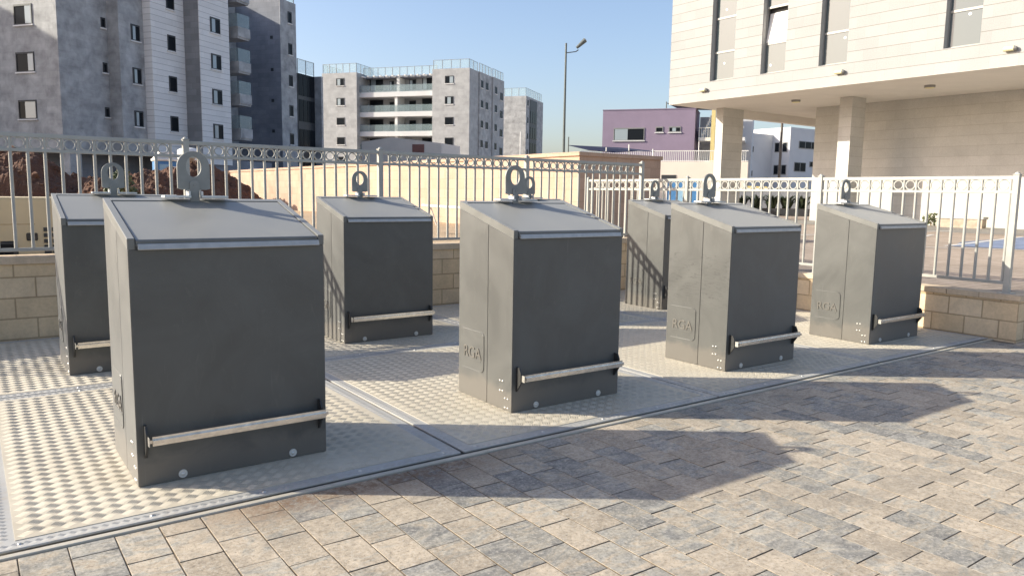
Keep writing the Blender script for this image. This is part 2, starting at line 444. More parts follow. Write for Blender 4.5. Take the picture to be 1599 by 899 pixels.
def pavement():
    px, z0 = 0.180, -0.018
    vs, fs, cols, mi = [], [], [], []
    x = 0.275 - px * 26
    rng = random.Random(3)
    j = 0.0022
    while x < 17.0:
        y = 3.600
        first = True
        while y > -2.2:
            if first:
                ci = round((x - 0.275) / px)
                an = 2.63 if ci % 2 == 0 else 2.73
                y1 = an + 0.281 * math.floor((y - .045 - an) / 0.281); first = False
            else: y1 = y - 0.281
            if x + px > 9.2 and y > 3.38:
                if y1 > 3.38: y = y1; continue
                yy = 3.38
            else: yy = y
            jj = j + rng.uniform(0, 0.0012)
            jx = jj * (1.15 if x < 2.4 else .55)
            a0, a1, b0, b1 = x + jx, x + px - jx, y1 + jj * 1.05, yy - jj * 1.05
            h = z0 + rng.gauss(0, 0.0007)
            tx, ty = rng.gauss(0, 0.0022), rng.gauss(0, 0.0026)
            bv = 0.0012
            k = len(vs)
            cx, cy = (a0 + a1) / 2, (b0 + b1) / 2
            jt = lambda: rng.uniform(-0.0009, 0.0009)
            for (ax, ay, dz) in ((a0 + bv, b0 + bv, 0), (a1 - bv, b0 + bv, 0), (a1 - bv, b1 - bv, 0), (a0 + bv, b1 - bv, 0),
                                 (a0, b0, -bv), (a1, b0, -bv), (a1, b1, -bv), (a0, b1, -bv),
                                 (a0, b0, -.02), (a1, b0, -.02), (a1, b1, -.02), (a0, b1, -.02)):
                vs.append((ax + jt(), ay + jt(), h + dz + (ax - cx) * tx + (ay - cy) * ty))
            F = [(k, k + 1, k + 2, k + 3)]; mi.append(0)
            for i in range(4):
                n2 = (i + 1) % 4
                F.append((k + 4 + i, k + 4 + n2, k + n2, k + i)); F.append((k + 8 + i, k + 8 + n2, k + 4 + n2, k + 4 + i)); mi += [0, 1]
            fs += F
            c = (rng.random(), rng.random(), rng.random(), 1)
            cols += [c] * len(F)
            y = y1
        x += px
    me = bpy.data.meshes.new('pavement'); me.from_pydata(vs, [], fs); me.update()
    at = me.attributes.new('paver', 'FLOAT_COLOR', 'FACE')
    flat = [t for c in cols for t in c]
    at.data.foreach_set('color', flat)
    me.materials.append(M['paver']); me.materials.append(M['sand'])
    me.polygons.foreach_set('material_index', mi)
    o = bpy.data.objects.new('pavement', me); COL.objects.link(o)
    tag(o, kind='structure')
    bm = B()
    box(bm, -4.6, 9.2, -2.3, 3.600, -0.055, -0.0212)
    box(bm, 9.2, 17.1, -2.3, 3.38, -0.055, -0.0212)
    tag(fin('paving_bed', bm, M['sand']), kind='structure')
pavement()

# outer paving carries on beyond the close-up zone
M['paver_far'] = stone('far_pavers', (0.24, 0.23, 0.215), (0.34, 0.29, 0.235), (0.17, 0.14, 0.10), 0.18, 0.18, 0.005, 0.9, 0.12, 1.0, 0.2)
bm = B(); box(bm, -40, 60, -40, -2.2, -0.058, -0.019); box(bm, -40, -4.41, -2.2, 3.57, -0.058, -0.019); box(bm, 17.1, 60, -2.2, 3.3, -0.058, -0.019)
tag(fin('far_pavement', bm, M['paver_far']), kind='structure')

# concrete pit surround below the tread plates, and its steel edge strip
bm = B(); box(bm, -6, 9.2, 3.71, 8.86, -0.057, -0.0165)
tag(fin('pit_surround', bm, M['concrete']), kind='structure')
bm = B(); box(bm, -6, 9.2, 3.606, 3.644, -0.057, -0.010)
tag(fin('edge_strip', bm, M['rim'], bev=0.003), kind='structure')

# raised site soil behind the back wall, with fine relief
def terrain():
    rng = random.Random(5)
    bm = B()
    import mathutils.noise as mn
    def grid(x0, x1, y0, y1, nx, ny, zf):
        g = [[bm.verts.new((x0 + (x1 - x0) * i / nx, y0 + (y1 - y0) * k / ny, zf(x0 + (x1 - x0) * i / nx, y0 + (y1 - y0) * k / ny))) for i in range(nx + 1)] for k in range(ny + 1)]
        for k in range(ny):
            for i in range(nx):
                bm.faces.new((g[k][i], g[k][i + 1], g[k + 1][i + 1], g[k + 1][i]))
    zf = lambda x, y: 0.68 + 0.05 * mn.noise(Vector((x * .6, y * .6, 0))) + 0.02 * mn.noise(Vector((x * 3, y * 3, 1)))
    grid(-45, 9.22, 9.1, 13, 160, 14, zf)
    grid(-45, 11.16, 13, 60, 110, 90, zf)
    return tag(fin('site_ground', bm, M['site'], smooth=True), kind='structure')
terrain()

def mound(cx, cy, rx, ry, h, seed):
    import mathutils.noise as mn
    bm = B(); nx, ny = 110, 70
    g = []
    for k in range(ny + 1):
        row = []
        for i in range(nx + 1):
            a, b_ = -1 + 2 * i / nx, -1 + 2 * k / ny
            rd = math.hypot(a, b_)
            p = Vector((a * rx * .45 + seed, b_ * ry * .45, seed))
            z = h * max(0, 1 - rd * rd) ** 0.8 * (0.8 + 0.45 * mn.noise(p) + .15 * mn.noise(p * 3)) + .16 * mn.noise(p * 5) + .10 * mn.noise(p * 11) + .07 * mn.noise(p * 23)
            row.append(bm.verts.new((cx + a * rx, cy + b_ * ry, 0.55 + z)))
        g.append(row)
    for k in range(ny):
        for i in range(nx):
            bm.faces.new((g[k][i], g[k][i + 1], g[k + 1][i + 1], g[k + 1][i]))
    rg = random.Random(int(seed * 10))
    for _ in range(260):
        row = rg.choice(g[4:-4]); vv = rg.choice(row[4:-4]).co
        if vv.z < .75: continue
        r_ = rg.uniform(.025, .09) * rg.choice((1, 1, 1, 1.7))
        d = bmesh.ops.create_icosphere(bm, subdivisions=1, radius=r_)
        for q_ in d['verts']: q_.co = q_.co * rg.uniform(.7, 1.3) + vv
    tag(fin('earth_mound', bm, M['earth']), kind='structure')
mound(2.3, 32.5, 3.6, 3.0, 2.35, 1.3)
mound(-2.6, 33, 3.4, 3.0, 1.6, 5.1)
mound(7.4, 34, 3.7, 3.2, 2.2, 9.2)
mound(4.8, 30.0, 2.4, 2.2, 1.35, 14.0)

# parking lot on the upper level to the right
bm = B(); box(bm, 9.44, 130, 3.6, 120, -0.05, 0.466)
box(bm, 16.9, 130, -60, 3.6, -0.05, 0.466)
tag(fin('parking_lot', bm, M['lot']), kind='structure')
bm = B()
def flat(bm, pts, z): bm.faces.new([bm.verts.new((x, y, z)) for x, y in pts])
flat(bm, [(26.4, 3), (32.4, 3), (32.4, 30), (60, 60), (40, 60), (26.4, 14)], 0.470)
tag(fin('access_road', bm, M['asphalt']), kind='structure')
bm = B()
flat(bm, [(18.28, 8.2), (20.4, 8.95), (22.8, 9.15), (25.4, 9.4), (25.4, 6.4), (18.9, 6.5)], 0.474)
tag(fin('blue_marking', bm, M['blue_paint']), kind='structure')
bm = B()
flat(bm, [(16.9, 8.6), (17.05, 8.6), (18.9, 6.4), (18.75, 6.4)], 0.478)
flat(bm, [(18.15, 8.35), (18.2, 8.22), (25.5, 9.4), (25.5, 9.52)], 0.478)
flat(bm, [(16.0, 12.9), (16.0, 12.75), (27.6, 12.35), (27.6, 12.5)], 0.474)
flat(bm, [(19.2, 9.9), (19.55, 9.9), (24.1, 11.3), (23.7, 11.3)], 0.474)
tag(fin('lane_marking', bm, M['white_mark']), kind='structure')

# ------------------------------------------------------------------ tread plates
def lens_bars(cells, s, w, h, nb, z=0.0):
    vs, fs = [], []
    q = math.sqrt(.5)
    for (cx, cy, par) in cells:
        d = (q, q) if par else (q, -q)
        n = (-d[1], d[0])
        for k in range(nb):
            o = (k - (nb - 1) / 2) * s / nb
            L = s * (0.98 if nb > 1 else 0.9)
            bx, by = cx + n[0] * o, cy + n[1] * o
            k0 = len(vs)
            def P(t, u, zz): vs.append((bx + d[0] * t + n[0] * u, by + d[1] * t + n[1] * u, z + zz))
            P(-L / 2, 0, 0); P(L / 2, 0, 0); P(-L / 4, w, 0); P(L / 4, w, 0); P(-L / 4, -w, 0); P(L / 4, -w, 0); P(-L / 5, 0, h); P(L / 5, 0, h)
            fs += [tuple(k0 + i for i in t) for t in ((0, 6, 2), (2, 6, 7, 3), (3, 7, 1), (1, 7, 5), (5, 7, 6, 4), (4, 6, 0))]
    return vs, fs

def cells_in(x0, x1, y0, y1, s):
    out = []; st = s / math.sqrt(.5)      # diamonds on a 45 degree lattice
    q = s * math.sqrt(2)
    i = 0; y = y0 + q / 2
    while y < y1 - q / 2 + 1e-6:
        x = x0 + q / 2 + (q / 2 if i % 2 else 0)
        while x < x1 - q / 2 + 1e-6:
            out.append((x, y, i % 2)); x += q
        y += q / 2; i += 1
    return out

def from_py(name, vs, fs, mat, parent):
    me = bpy.data.meshes.new(name); me.from_pydata(vs, [], fs); me.update(); me.materials.append(mat)
    o = bpy.data.objects.new(name, me); COL.objects.link(o); o.parent = parent
    return o

def make_plate(w, d):
    root = empty('tread_plate')
    e = 0.085
    bm = B(); box(bm, 0, w, 0, d, -0.014, -0.003)
    fin('plate_edge', bm, M['tread_edge'], root, bev=0.002)
    bm = B(); box(bm, e, w - e, e, d - e, -0.0035, 0.0)
    fin('plate_panel', bm, M['tread'], root)
    vs, fs = lens_bars(cells_in(e + .004, w - e - .004, e + .004, d - e - .004, 0.0575), 0.0575, 0.0042, 0.0025, 5, -0.0003)
    from_py('raised_bars', vs, fs, M['tread'], root)
    cs = []
    for a in ((0, w, .004, e - .004), (0, w, d - e + .004, d - .004)): cs += cells_in(*a, 0.030)
    for a in ((.004, e - .004, e, d - e), (w - e + .004, w - .004, e, d - e)): cs += cells_in(*a, 0.030)
    vs, fs = lens_bars(cs, 0.030, 0.0022, 0.0013, 4, -0.0032)
    from_py('edge_bars', vs, fs, M['tread_edge'], root)
    n = 5
    for k in range(n):
        for yy in (0.042, d - 0.042):
            x = 0.10 + (w - 0.2) * k / (n - 1)
            bm = B(); dome(bm, (x, yy, -0.003), 0.011, flat=0.55)
            fin('bolt', bm, M['steel'], root, smooth=True)
    return root
PL = 'tread plates set in two rows under the hoppers'
pf = make_plate(2.28, 2.76); pb = make_plate(2.28, 2.36)
spots = [(pf, 0.01, 3.665, 'tread plate under the largest front hopper'),
         (pf, 2.315, 3.665, 'tread plate with a lifted corner under the middle front hopper'),
         (pf, 4.615, 3.665, 'tread plate under the front hopper with the smeared side panel'),
         (pf, 6.915, 3.665, 'tread plate under the rightmost hopper, reaching the side wall'),
         (pb, 0.01, 6.445, 'striped tread plate in fence shadow, under the hopper at the far left'),
         (pb, 2.315, 6.445, 'tread plate under the back hopper whose whole front shows'),
         (pb, 4.615, 6.445, 'tread plate under the back hopper hidden behind the middle one'),
         (pb, 6.915, 6.445, 'tread plate under the narrow half-hidden back hopper')]
used = set()
for src, x, y, lab in spots:
    o = src if src.name not in used else copy_tree(src)
    used.add(src.name)
    o.location = (x, y, 0); tag(o, lab, 'metal plate', PL)
# rest a loose front corner on the neighbour's frame
# ------------------------------------------------------------------ hoppers
HF, HB, D = 1.260, 1.449, 0.694
def slope(y): return HF + (HB - HF) * y / D

def text_mesh(body, size, depth):
    c = bpy.data.curves.new('t', 'FONT'); c.body = body; c.size = size; c.extrude = depth; c.align_x = 'CENTER'
    o = bpy.data.objects.new('t', c); COL.objects.link(o)
    dg = bpy.context.evaluated_depsgraph_get()
    me = bpy.data.meshes.new_from_object(o.evaluated_get(dg))
    bpy.data.objects.remove(o); bpy.data.curves.remove(c)
    return me

def make_bin():
    root = empty('waste_hopper')
    # inner carcass
    bm = B(); prism(bm, [(0.004, 0.0), (D - .004, 0.0), (D - .004, HB - .03), (0.004, HF - .03)], 0.004, 0.996, 'x')
    fin('body', bm, M['paint'], root)
    # front panel
    bm = B(); box(bm, 0.003, 0.997, -0.002, 0.0035, 0.003, 1.203)
    fin('front_panel', bm, M['paint'], root, bev=0.0012)
    # side panels in two leaves with an open seam between them
    for s in (0, 1):
        xa, xb = (0.0, 0.0045) if s == 0 else (0.9955, 1.0)
        for nm, ya, yb in (('side_panel', 0.0, 0.3035), ('side_panel', 0.3085, D)):
            bm = B(); prism(bm, [(ya, 0.003), (yb, 0.003), (yb, slope(yb) - .058), (ya, slope(ya) - .058)], xa, xb, 'x')
            p = fin(nm, bm, M['paint'], root, bev=0.001)
            sg = -1 if s == 0 else 1
            if yb == D:
                # raised line beside the seam and the lettering
                xf = 0.0 if s == 0 else 1.0
                bm = B()
                pts = [(0.385, 0.505), (0.365, 0.498), (0.352, 0.482), (0.350, 0.36), (0.352, 0.238), (0.362, 0.222), (0.385, 0.212)]
                for a, b_ in zip(pts, pts[1:]): tube(bm, (xf, *a), (xf, *b_), 0.0062, n=6)
                tube(bm, (xf, .40, .212), (xf, .64, .212), 0.0018, n=5)
                tube(bm, (xf, .40, .505), (xf, .64, .505), 0.0018, n=5)
                fin('embossed_line', bm, M['paint'], p)
                me = text_mesh('RGA', 0.120, 0.0052)
                me.materials.append(M['paint'])
                t = bpy.data.objects.new('lettering', me); COL.objects.link(t); t.parent = p
                t.matrix_local = Matrix.Translation((xf, 0.502, 0.300)) @ Matrix(((0, 0, sg, 0), (sg, 0, 0, 0), (0, 1, 0, 0), (0, 0, 0, 1)))
                bm = B(); box(bm, xf - .0025, xf + .0025, 0.395, 0.615, 0.2795, 0.2865)
                fin('embossed_line', bm, M['paint'], p)
            else:
                for (ry, rz) in ((0.140, .202), (0.108, .204), (0.140, .132), (0.108, .133), (0.076, .087), (0.044, .087), (0.076, .021), (0.044, .022)):
                    bm = B(); dome(bm, (0.0 if s == 0 else 1.0, ry, rz), 0.0085, (sg, 0, 0), 0.6, 10, 3)
                    fin('rivet', bm, M['steel'], p, smooth=True)
    # hood: side cheeks, rear rail
    bm = B()
    for xa, xb in ((-0.002, 0.033), (0.967, 1.002)):
        prism(bm, [(-0.003, HF - .056), (-0.003, HF), (D + .002, HB), (D + .002, HB - .055)], xa, xb, 'x')
    prism(bm, [(D - .045, slope(D - .045) - .03), (D - .045, slope(D - .045)), (D + .0015, HB), (D + .0015, HB - .05)], 0.033, 0.967, 'x')
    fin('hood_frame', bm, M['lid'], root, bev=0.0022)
    # sloping lid
    bm = B()
    prism(bm, [(-0.004, HF - .040), (-0.004, HF - .0135), (0.004, HF - .006), (D - .051, slope(D - .051) - .004), (D - .051, slope(D - .051) - .03)], 0.0375, 0.9625, 'x')
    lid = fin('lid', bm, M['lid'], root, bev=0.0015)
    bm = B()
    prism(bm, [(-0.004, 1.206), (-0.023, 1.2035), (-0.026, 1.207), (-0.017, 1.2325), (-0.004, 1.2335)], 0.044, 0.968, 'x')
    strip = fin('lid_handle', bm, M['strip'], lid, bev=0.001)
    bm = B()
    for x in (0.20, 0.48, 0.755):
        for k in (0, 1):
            xx = x + k * .026
            pr = [(xx, 1.212), (xx + .012, 1.212), (xx + .022, 1.226), (xx + .010, 1.226)]
            A = [bm.verts.new((a, -0.0253 + (z - 1.207) * .353, z)) for a, z in pr]
            Cc = [bm.verts.new((a, -0.0225 + (z - 1.207) * .353, z)) for a, z in pr]
            bm.faces.new(A); bm.faces.new(Cc[::-1])
            for i in range(4): bm.faces.new((A[i], Cc[i], Cc[(i + 1) % 4], A[(i + 1) % 4]))
    fin('printed_mark', bm, M['mark'], strip)
    # foot bar on two tapering brackets
    bm = B(); box(bm, 0.045, 0.985, -0.094, -0.056, 0.226, 0.274)
    bar = fin('foot_bar', bm, M['bar'], root, bev=0.0155, seg=4, smooth=True)
    bm = B(); box(bm, 0.0415, 0.0455, -0.093, -0.057, 0.227, 0.273); fin('end_cap', bm, M['steel'], bar, bev=0.001)
    for x in (0.034, 0.950):
        bm = B(); prism(bm, [(-0.003, 0.320), (-0.040, 0.320), (-0.058, 0.285), (-0.058, 0.215), (-0.012, 0.150), (-0.003, 0.150)], x, x + 0.011, 'x')
        prism(bm, [(-0.003, 0.322), (-0.007, 0.322), (-0.007, 0.148), (-0.003, 0.148)], x, x + .015, 'x')
        fin('bracket', bm, M['black'], bar, bev=0.001)
    # round bolts low on the front
    for x in (0.213, 0.800):
        bm = B(); tube(bm, (x, -0.002, .031), (x, -0.007, .031), 0.0225, 0.0215, 20); dome(bm, (x, -0.007, .031), 0.011, (0, -1, 0), 0.6, 12, 3)
        fin('front_bolt', bm, M['zinc'], root, smooth=True)
    # lifting eye with its base angles
    bm = B()
    cx, w = 0.475, 0.091
    out, inn = [], []
    n = 40
    for i in range(n):
        a = 2 * math.pi * i / n
        ca, sa = math.cos(a), math.sin(a)
        # outer outline: round top, square bottom
        zc = 1.632
        if sa >= 0: o_ = (cx + w * ca, zc + w * sa)
        else:
            t = 0.132
            k = min(w / max(abs(ca), 1e-6), t / max(abs(sa), 1e-6))
            o_ = (cx + k * ca, zc + k * sa)
        out.append(o_); inn.append((cx + 0.042 * ca, 1.634 + 0.060 * sa))
    ringprism(bm, out, inn, 0.652, 0.668, 'y')
    eye = fin('lifting_eye', bm, M['hoop'], root, bev=0.0015)
    bm = B()
    pts = [(cx - .027, 1.43), (cx - .027, 1.535)] + [(cx + .027 * math.cos(a), 1.535 + .018 * math.sin(a)) for a in [math.pi * (1 - k / 8) for k in range(1, 8)]] + [(cx + .027, 1.535), (cx + .027, 1.43)]
    prism(bm, pts, 0.644, 0.6525, 'y'); tube(bm, (cx, .640, 1.527), (cx, .645, 1.527), .006)
    fin('tongue', bm, M['hoop'], eye, bev=0.001)
    bm = B()
    for xa, xb, xc in ((0.300, 0.446, 0.446), (0.504, 0.655, 0.504)):
        box(bm, xa, xb, 0.600, 0.690, 1.452, 1.466)
        box(bm, min(xc, xc + .012) if xa > .4 else xc - .012, xc + .012 if xa > .4 else xc, 0.615, 0.685, 1.466, 1.492)
    fin('base_angle', bm, M['zinc'], eye, bev=0.002)
    return root

HG = 'grey waste hoppers standing in two rows on the tread plates'
proto = make_bin()
bins = [(0.637, 4.095, 'largest and nearest grey waste hopper, its wide dark front at the left foreground', 0),
        (2.996, 4.144, 'grey waste hopper in the middle of the front row, hiding another hopper behind it', 0),
        (5.293, 4.160, 'front-row grey waste hopper with pale smeared scratches across its side panels', 0),
        (7.594, 4.151, 'rightmost grey waste hopper, nearest to the low side wall and its end post', 0),
        (0.615, 6.916, 'back-row grey waste hopper half hidden behind the largest one at the far left', 0),
        (3.000, 6.987, 'back-row grey waste hopper with its whole front in view and fence shadow on its side', 0),
        (5.27, 6.98, 'back-row waste hopper showing only its lifting eye behind the middle front hopper', 0),
        (7.488, 6.972, 'back-row waste hopper showing a narrow shadow-striped side behind the smeared one', 0)]
allbins = []
for i, (x, y, lab, rz) in enumerate(bins):
    o = proto if i == 0 else copy_tree(proto)
    o.location = (x, y, 0.0012); o.rotation_euler = (0, 0, R((0.25, -0.2, 0.2, -0.2, 0, 0.15, 0, -0.3)[i]))
    tag(o, lab, 'waste hopper', HG); allbins.append(o)

# scuffs and smears on the third hopper: same coat, rubbed pale in streaks
def scuffed():
    m = M['paint'].copy(); m.name = 'scuffed_powder_coat'
    nt = m.node_tree; b = nt.nodes['Principled BSDF']
    src = b.inputs['Base Color'].links[0].from_socket
    v = nt.nodes.new('ShaderNodeTexCoord'); mp = nt.nodes.new('ShaderNodeMapping')
    mp.inputs['Rotation'].default_value = (R(38), 0, 0); mp.inputs['Scale'].default_value = (1, 1.6, 9)
    lk(nt, v.outputs['Object'], mp.inputs[0])
    n = noise(nt, mp.outputs[0], 3.0, 6, 0.7, 2.6)
    z = nt.nodes.new('ShaderNodeSeparateXYZ'); lk(nt, v.outputs['Object'], z.inputs[0])
    k = ramp(nt, z.outputs[2], [(0.50, 0.0), (0.65, 1.0), (1.0, 1.0), (1.15, 0.0)])
    mm = nt.nodes.new('ShaderNodeMath'); mm.operation = 'MULTIPLY'
    lk(nt, k, mm.inputs[0]); lk(nt, ramp(nt, n, [(0.53, 0.0), (0.62, 0.75)]), mm.inputs[1])
    lk(nt, mix(nt, mm.outputs[0], src, (0.035, 0.035, 0.033)), b.inputs['Base Color'])
    return m
sm = scuffed()
for ch in bpy.data.objects:
    if ch.parent == allbins[2] and ch.name.startswith('side_panel'):
        ch.data = ch.data.copy(); ch.data.materials[0] = sm

# ------------------------------------------------------------------ low walls
w = empty('stone_wall', (0, 8.87, 0)); tag(w, 'low sandstone block wall running behind the back row of hoppers', 'wall')
bm = B(); box(bm, -8, 9.22, 0, 0.22, -0.05, 0.742); fin('block_face', bm, M['wall_block'], w)
bm = B()
x = -8.0
while x < 9.18:
    x1 = min(x + 0.8, 9.2); box(bm, x + .003, x1 - .003, -0.022, 0.235, 0.742, 0.822); x = x1
fin('coping', bm, M['coping'], w, bev=0.006)
w = empty('stone_wall', (9.22, 3.4, 0)); tag(w, 'low sandstone wall to the right of the rightmost hopper, retaining the parking lot', 'wall')
bm = B(); box(bm, 0, 0.22, 0, 9.6, -0.05, 0.432); box(bm, 0.22, 7.7, 0, 0.2, -0.05, 0.432); fin('block_face', bm, M['wall_block'], w)
bm = B(); y = 0.0
while y < 9.55:
    y1 = min(y + .75, 9.6); box(bm, -0.02, 0.245, y + .003 - (.02 if y == 0 else 0), y1 - .003, 0.432, 0.498); y = y1
x = 0.245
while x < 7.6:
    x1 = x + .8; box(bm, x + .003, x1 - .003, -0.02, 0.22, 0.432, 0.498); x = x1
fin('coping', bm, M['coping'], w, bev=0.006)

# ------------------------------------------------------------------ railings
def railing(name, label, origin, rz, length, posts, zt, zr, zb, spacing, zpost0, panel=None):
    root = empty(name, origin, rz); tag(root, label, 'railing', 'grey ring-top railings on the low walls')
    a0, a1 = panel or (0, length)
    def bar(nm, z0, z1, t):
        bm = B(); box(bm, a0, a1, -t, t, z0, z1); fin(nm, bm, M['rail'], root, bev=0.003)
    bar('top_rail', zt - .042, zt, .019); bar('ring_rail', zr - .032, zr, .016); bar('bottom_rail', zb, zb + .035, .016)
    for p in posts:
        bm = B(); box(bm, p - .031, p + .031, -.031, .031, zpost0, zt + .012)
        po = fin('post', bm, M['rail'], root, bev=0.003)
        bm = B(); box(bm, p - .036, p + .036, -.036, .036, zt + .012, zt + .020); dome(bm, (p, 0, zt + .02), .027, flat=.9, n=12)
        fin('post_cap', bm, M['rail'], po)
        bm = B(); box(bm, p - .07, p + .07, -.07, .07, zpost0, zpost0 + .008); fin('foot_plate', bm, M['rail'], po)
    x = a0 + spacing * .5
    xs = []
    while x < a1:
        if min(abs(x - p) for p in posts) > .05: xs.append(x)
        x += spacing
    rz0, rz1 = zr, zt - .042
    rad = (rz1 - rz0) / 2
    for i, x in enumerate(xs):
        bm = B(); tube(bm, (x, 0, zb + .033), (x, 0, zt - .04), .0165, n=10, caps=False)
        fin('baluster', bm, M['rail'], root, smooth=True)
        if i + 1 < len(xs) and xs[i + 1] - x < spacing * 1.3:
            c = (x + xs[i + 1]) / 2
            bm = B()
            n = 20
            o = [(c + (rad + .001) * math.cos(2 * math.pi * k / n), (rz0 + rz1) / 2 + (rad + .001) * math.sin(2 * math.pi * k / n)) for k in range(n)]
            ii = [(c + (rad - .011) * math.cos(2 * math.pi * k / n), (rz0 + rz1) / 2 + (rad - .011) * math.sin(2 * math.pi * k / n)) for k in range(n)]
            ringprism(bm, o, ii, -.007, .007, 'y')
            fin('ring', bm, M['rail'], root)
    return root
railing('metal_railing', 'taller shaded ring-top railing on the wall behind the hoppers', (-2.3, 8.975, 0), 0, 11.38, [1.98, 4.32, 6.66, 9.0, 11.35], 2.025, 1.875, .862, .146, .822)
railing('metal_railing', 'lower sunlit ring-top railing on the side wall, with a thick end post', (9.325, 3.555, 0), R(90), 7.1, [0.02, 2.36, 4.68, 7.04], 1.785, 1.625, .595, .146, .498)

# ------------------------------------------------------------------ tan retaining wall block
t = empty('garden_wall', (11.16, 13, 0)); tag(t, 'tan stone wall block with a long sunlit face behind the tall railing', 'wall')
bm = B(); box(bm, 0, 2.58, 0, 27.7, 0, 2.36); fin('stone_face', bm, M['tan'], t)
bm = B(); box(bm, -.04, 2.62, -.04, 27.74, 2.36, 2.45); fin('coping', bm, M['tan'], t, bev=.008)

# ------------------------------------------------------------------ office building on the right
ob = empty('office_building', (26.8, 25.0, 0.466)); tag(ob, 'white limestone office building with an overhanging upper floor on stone pillars', 'building')
Z = 0.466
def ol(bm, x0, x1, y0, y1, z0, z1): box(bm, x0 - 26.8, x1 - 26.8, y0 - 25.0, y1 - 25.0, z0 - Z, z1 - Z)
wins = [(21.40, 22.66), (18.91, 20.05), (16.28, 17.43), (11.72, 12.85), (9.1, 10.25), (5.6, 6.8), (1.5, 2.7)]
zs, zw, zt_ = 5.70, 6.50, 10.9
bm = B()
ol(bm, 26.8, 27.25, -8, 25, zs, zw)
ol(bm, 26.8, 27.25, -8, 25, zt_, 14.0)
ys = [25.0] + [c for a in wins for c in (a[1], a[0])] + [-8.0]
for i in range(0, len(ys), 2): ol(bm, 26.8, 27.25, ys[i + 1], ys[i], zw, zt_)
fin('upper_wall', bm, M['lime'], ob)
bm = B(); ol(bm, 27.252, 45, -8, 24.98, zs + .25, 13.9); fin('upper_block', bm, M['lime'], ob)
bm = B(); ol(bm, 26.805, 45, -8, 24.985, zs - .012, zs + .248 - .002)
# keep the soffit slab tucked just behind the facade
fin('soffit', bm, M['soffit'], ob)
for wi, (ya, yb) in enumerate(wins):
    bm = B()
    xf = 27.04
    mull = [7.70, 9.12]
    for (y0, y1, z0, z1) in [(ya, ya + .05, zw, zt_), (yb - .05, yb, zw, zt_), (ya + .05, yb - .05, zw, zw + .06), (ya + .05, yb - .05, zt_ - .06, zt_)] + [(ya + .05, yb - .05, m - .04, m + .04) for m in mull]:
        ol(bm, xf - .03, xf + .05, y0, y1, z0, z1)
    w = fin('window', bm, M['grey_frame'], ob)
    bm = B(); ol(bm, 26.83, xf - .03, yb - .012, yb - .001, zw, zt_); fin('jamb_lining', bm, M['light_frame'], w)
    bm = B(); ol(bm, 27.235, 27.248, ya + .01, yb - .01, zw + .01, zt_ - .01); fin('dark_interior', bm, M['frame'], w)
    for k, (z0, z1) in enumerate(((zw + .06, 7.66), (7.74, 9.08), (9.16, zt_ - .06))):
        bm = B()
        if wi == 1 and k == 1:
            # top-hung sash standing open, painted white for the sky's reflection
            A = [(xf - .03, ya + .06, z0 + .02), (xf - .03, yb - .06, z0 + .02), (xf + .15, yb - .06, z1 - .16), (xf + .15, ya + .06, z1 - .16)]
            V1 = [bm.verts.new((p[0] - 26.8, p[1] - 25, p[2] - Z)) for p in A]
            V2 = [bm.verts.new((p[0] - 26.8 + .035, p[1] - 25, p[2] - Z - .01)) for p in A]
            bm.faces.new(V1); bm.faces.new(V2[::-1])
            for i in range(4): bm.faces.new((V1[i], V1[(i + 1) % 4], V2[(i + 1) % 4], V2[i]))
            fin('open_sash', bm, M['white'], w)
        else:
            ol(bm, xf, xf + .012, ya + .05, yb - .05, z0, z1)
            fin('pane', bm, M['pane_blue'] if k == 0 else M['pane_office'], w)
    for (yy, zz) in {0: [(22.1, 7.22), (22.1, 9.45)], 1: [(19.75, 6.85)], 2: [(16.55, 7.45)], 3: [(12.2, 7.55)]}.get(wi, []):
        bm = B(); tube(bm, (xf - .004 - 26.8, yy - 25, zz - Z), (xf - .001 - 26.8, yy - 25, zz - Z), .05, n=14); fin('sticker', bm, M['white'], w)
bm = B(); ol(bm, 29.5, 31.0, 24.02, 24.45, Z, zs - .013); fin('pillar', bm, M['lime2'], ob)
bm = B(); ol(bm, 29.95, 30.97, 17.81, 18.36, Z, zs - .013); fin('pillar', bm, M['lime2'], ob)
bm = B(); ol(bm, 31.0, 44, 24.05, 24.42, 5.32, zs - .013); fin('beam', bm, M['soffit'], ob)
bm = B(); ol(bm, 32.5, 45, -8, 21.1, Z, zs - .013); fin('ground_floor_wall', bm, M['lime2'], ob)
for (yy, zz) in ((22.93, 6.15), (16.5, 6.17), (10.8, 6.21)):
    bm = B(); tube(bm, (-.09, yy + .16 - 25, zz - Z), (-.09, yy - .13 - 25, zz - Z), .075, n=14)
    l = fin('wall_lamp', bm, M['lamp'], ob, smooth=True)
    bm = B(); tube(bm, (-.09, yy - .13 - 25, zz - Z), (-.09, yy - .20 - 25, zz - Z), .085, .05, 14); box(bm, -.09, 0, yy - .03 - 25, yy + .03 - 25, zz - .03 - Z, zz + .03 - Z); fin('lamp_bracket', bm, M['grey_frame'], l)
for (xx, yy) in ((29.39, 20.08), (29.12, 14.33), (29.0, 8.5)):
    bm = B(); tube(bm, (xx - 26.8, yy - 25, zs - .014 - Z), (xx - 26.8, yy - 25, zs - .10 - Z), .19, .18, 24); l = fin('soffit_light', bm, M['grey_frame'], ob, smooth=True)
    bm = B(); tube(bm, (xx - 26.8, yy - 25, zs - .10 - Z), (xx - 26.8, yy - 25, zs - .125 - Z), .165, .14, 24); fin('diffuser', bm, M['lamp'], l, smooth=True)

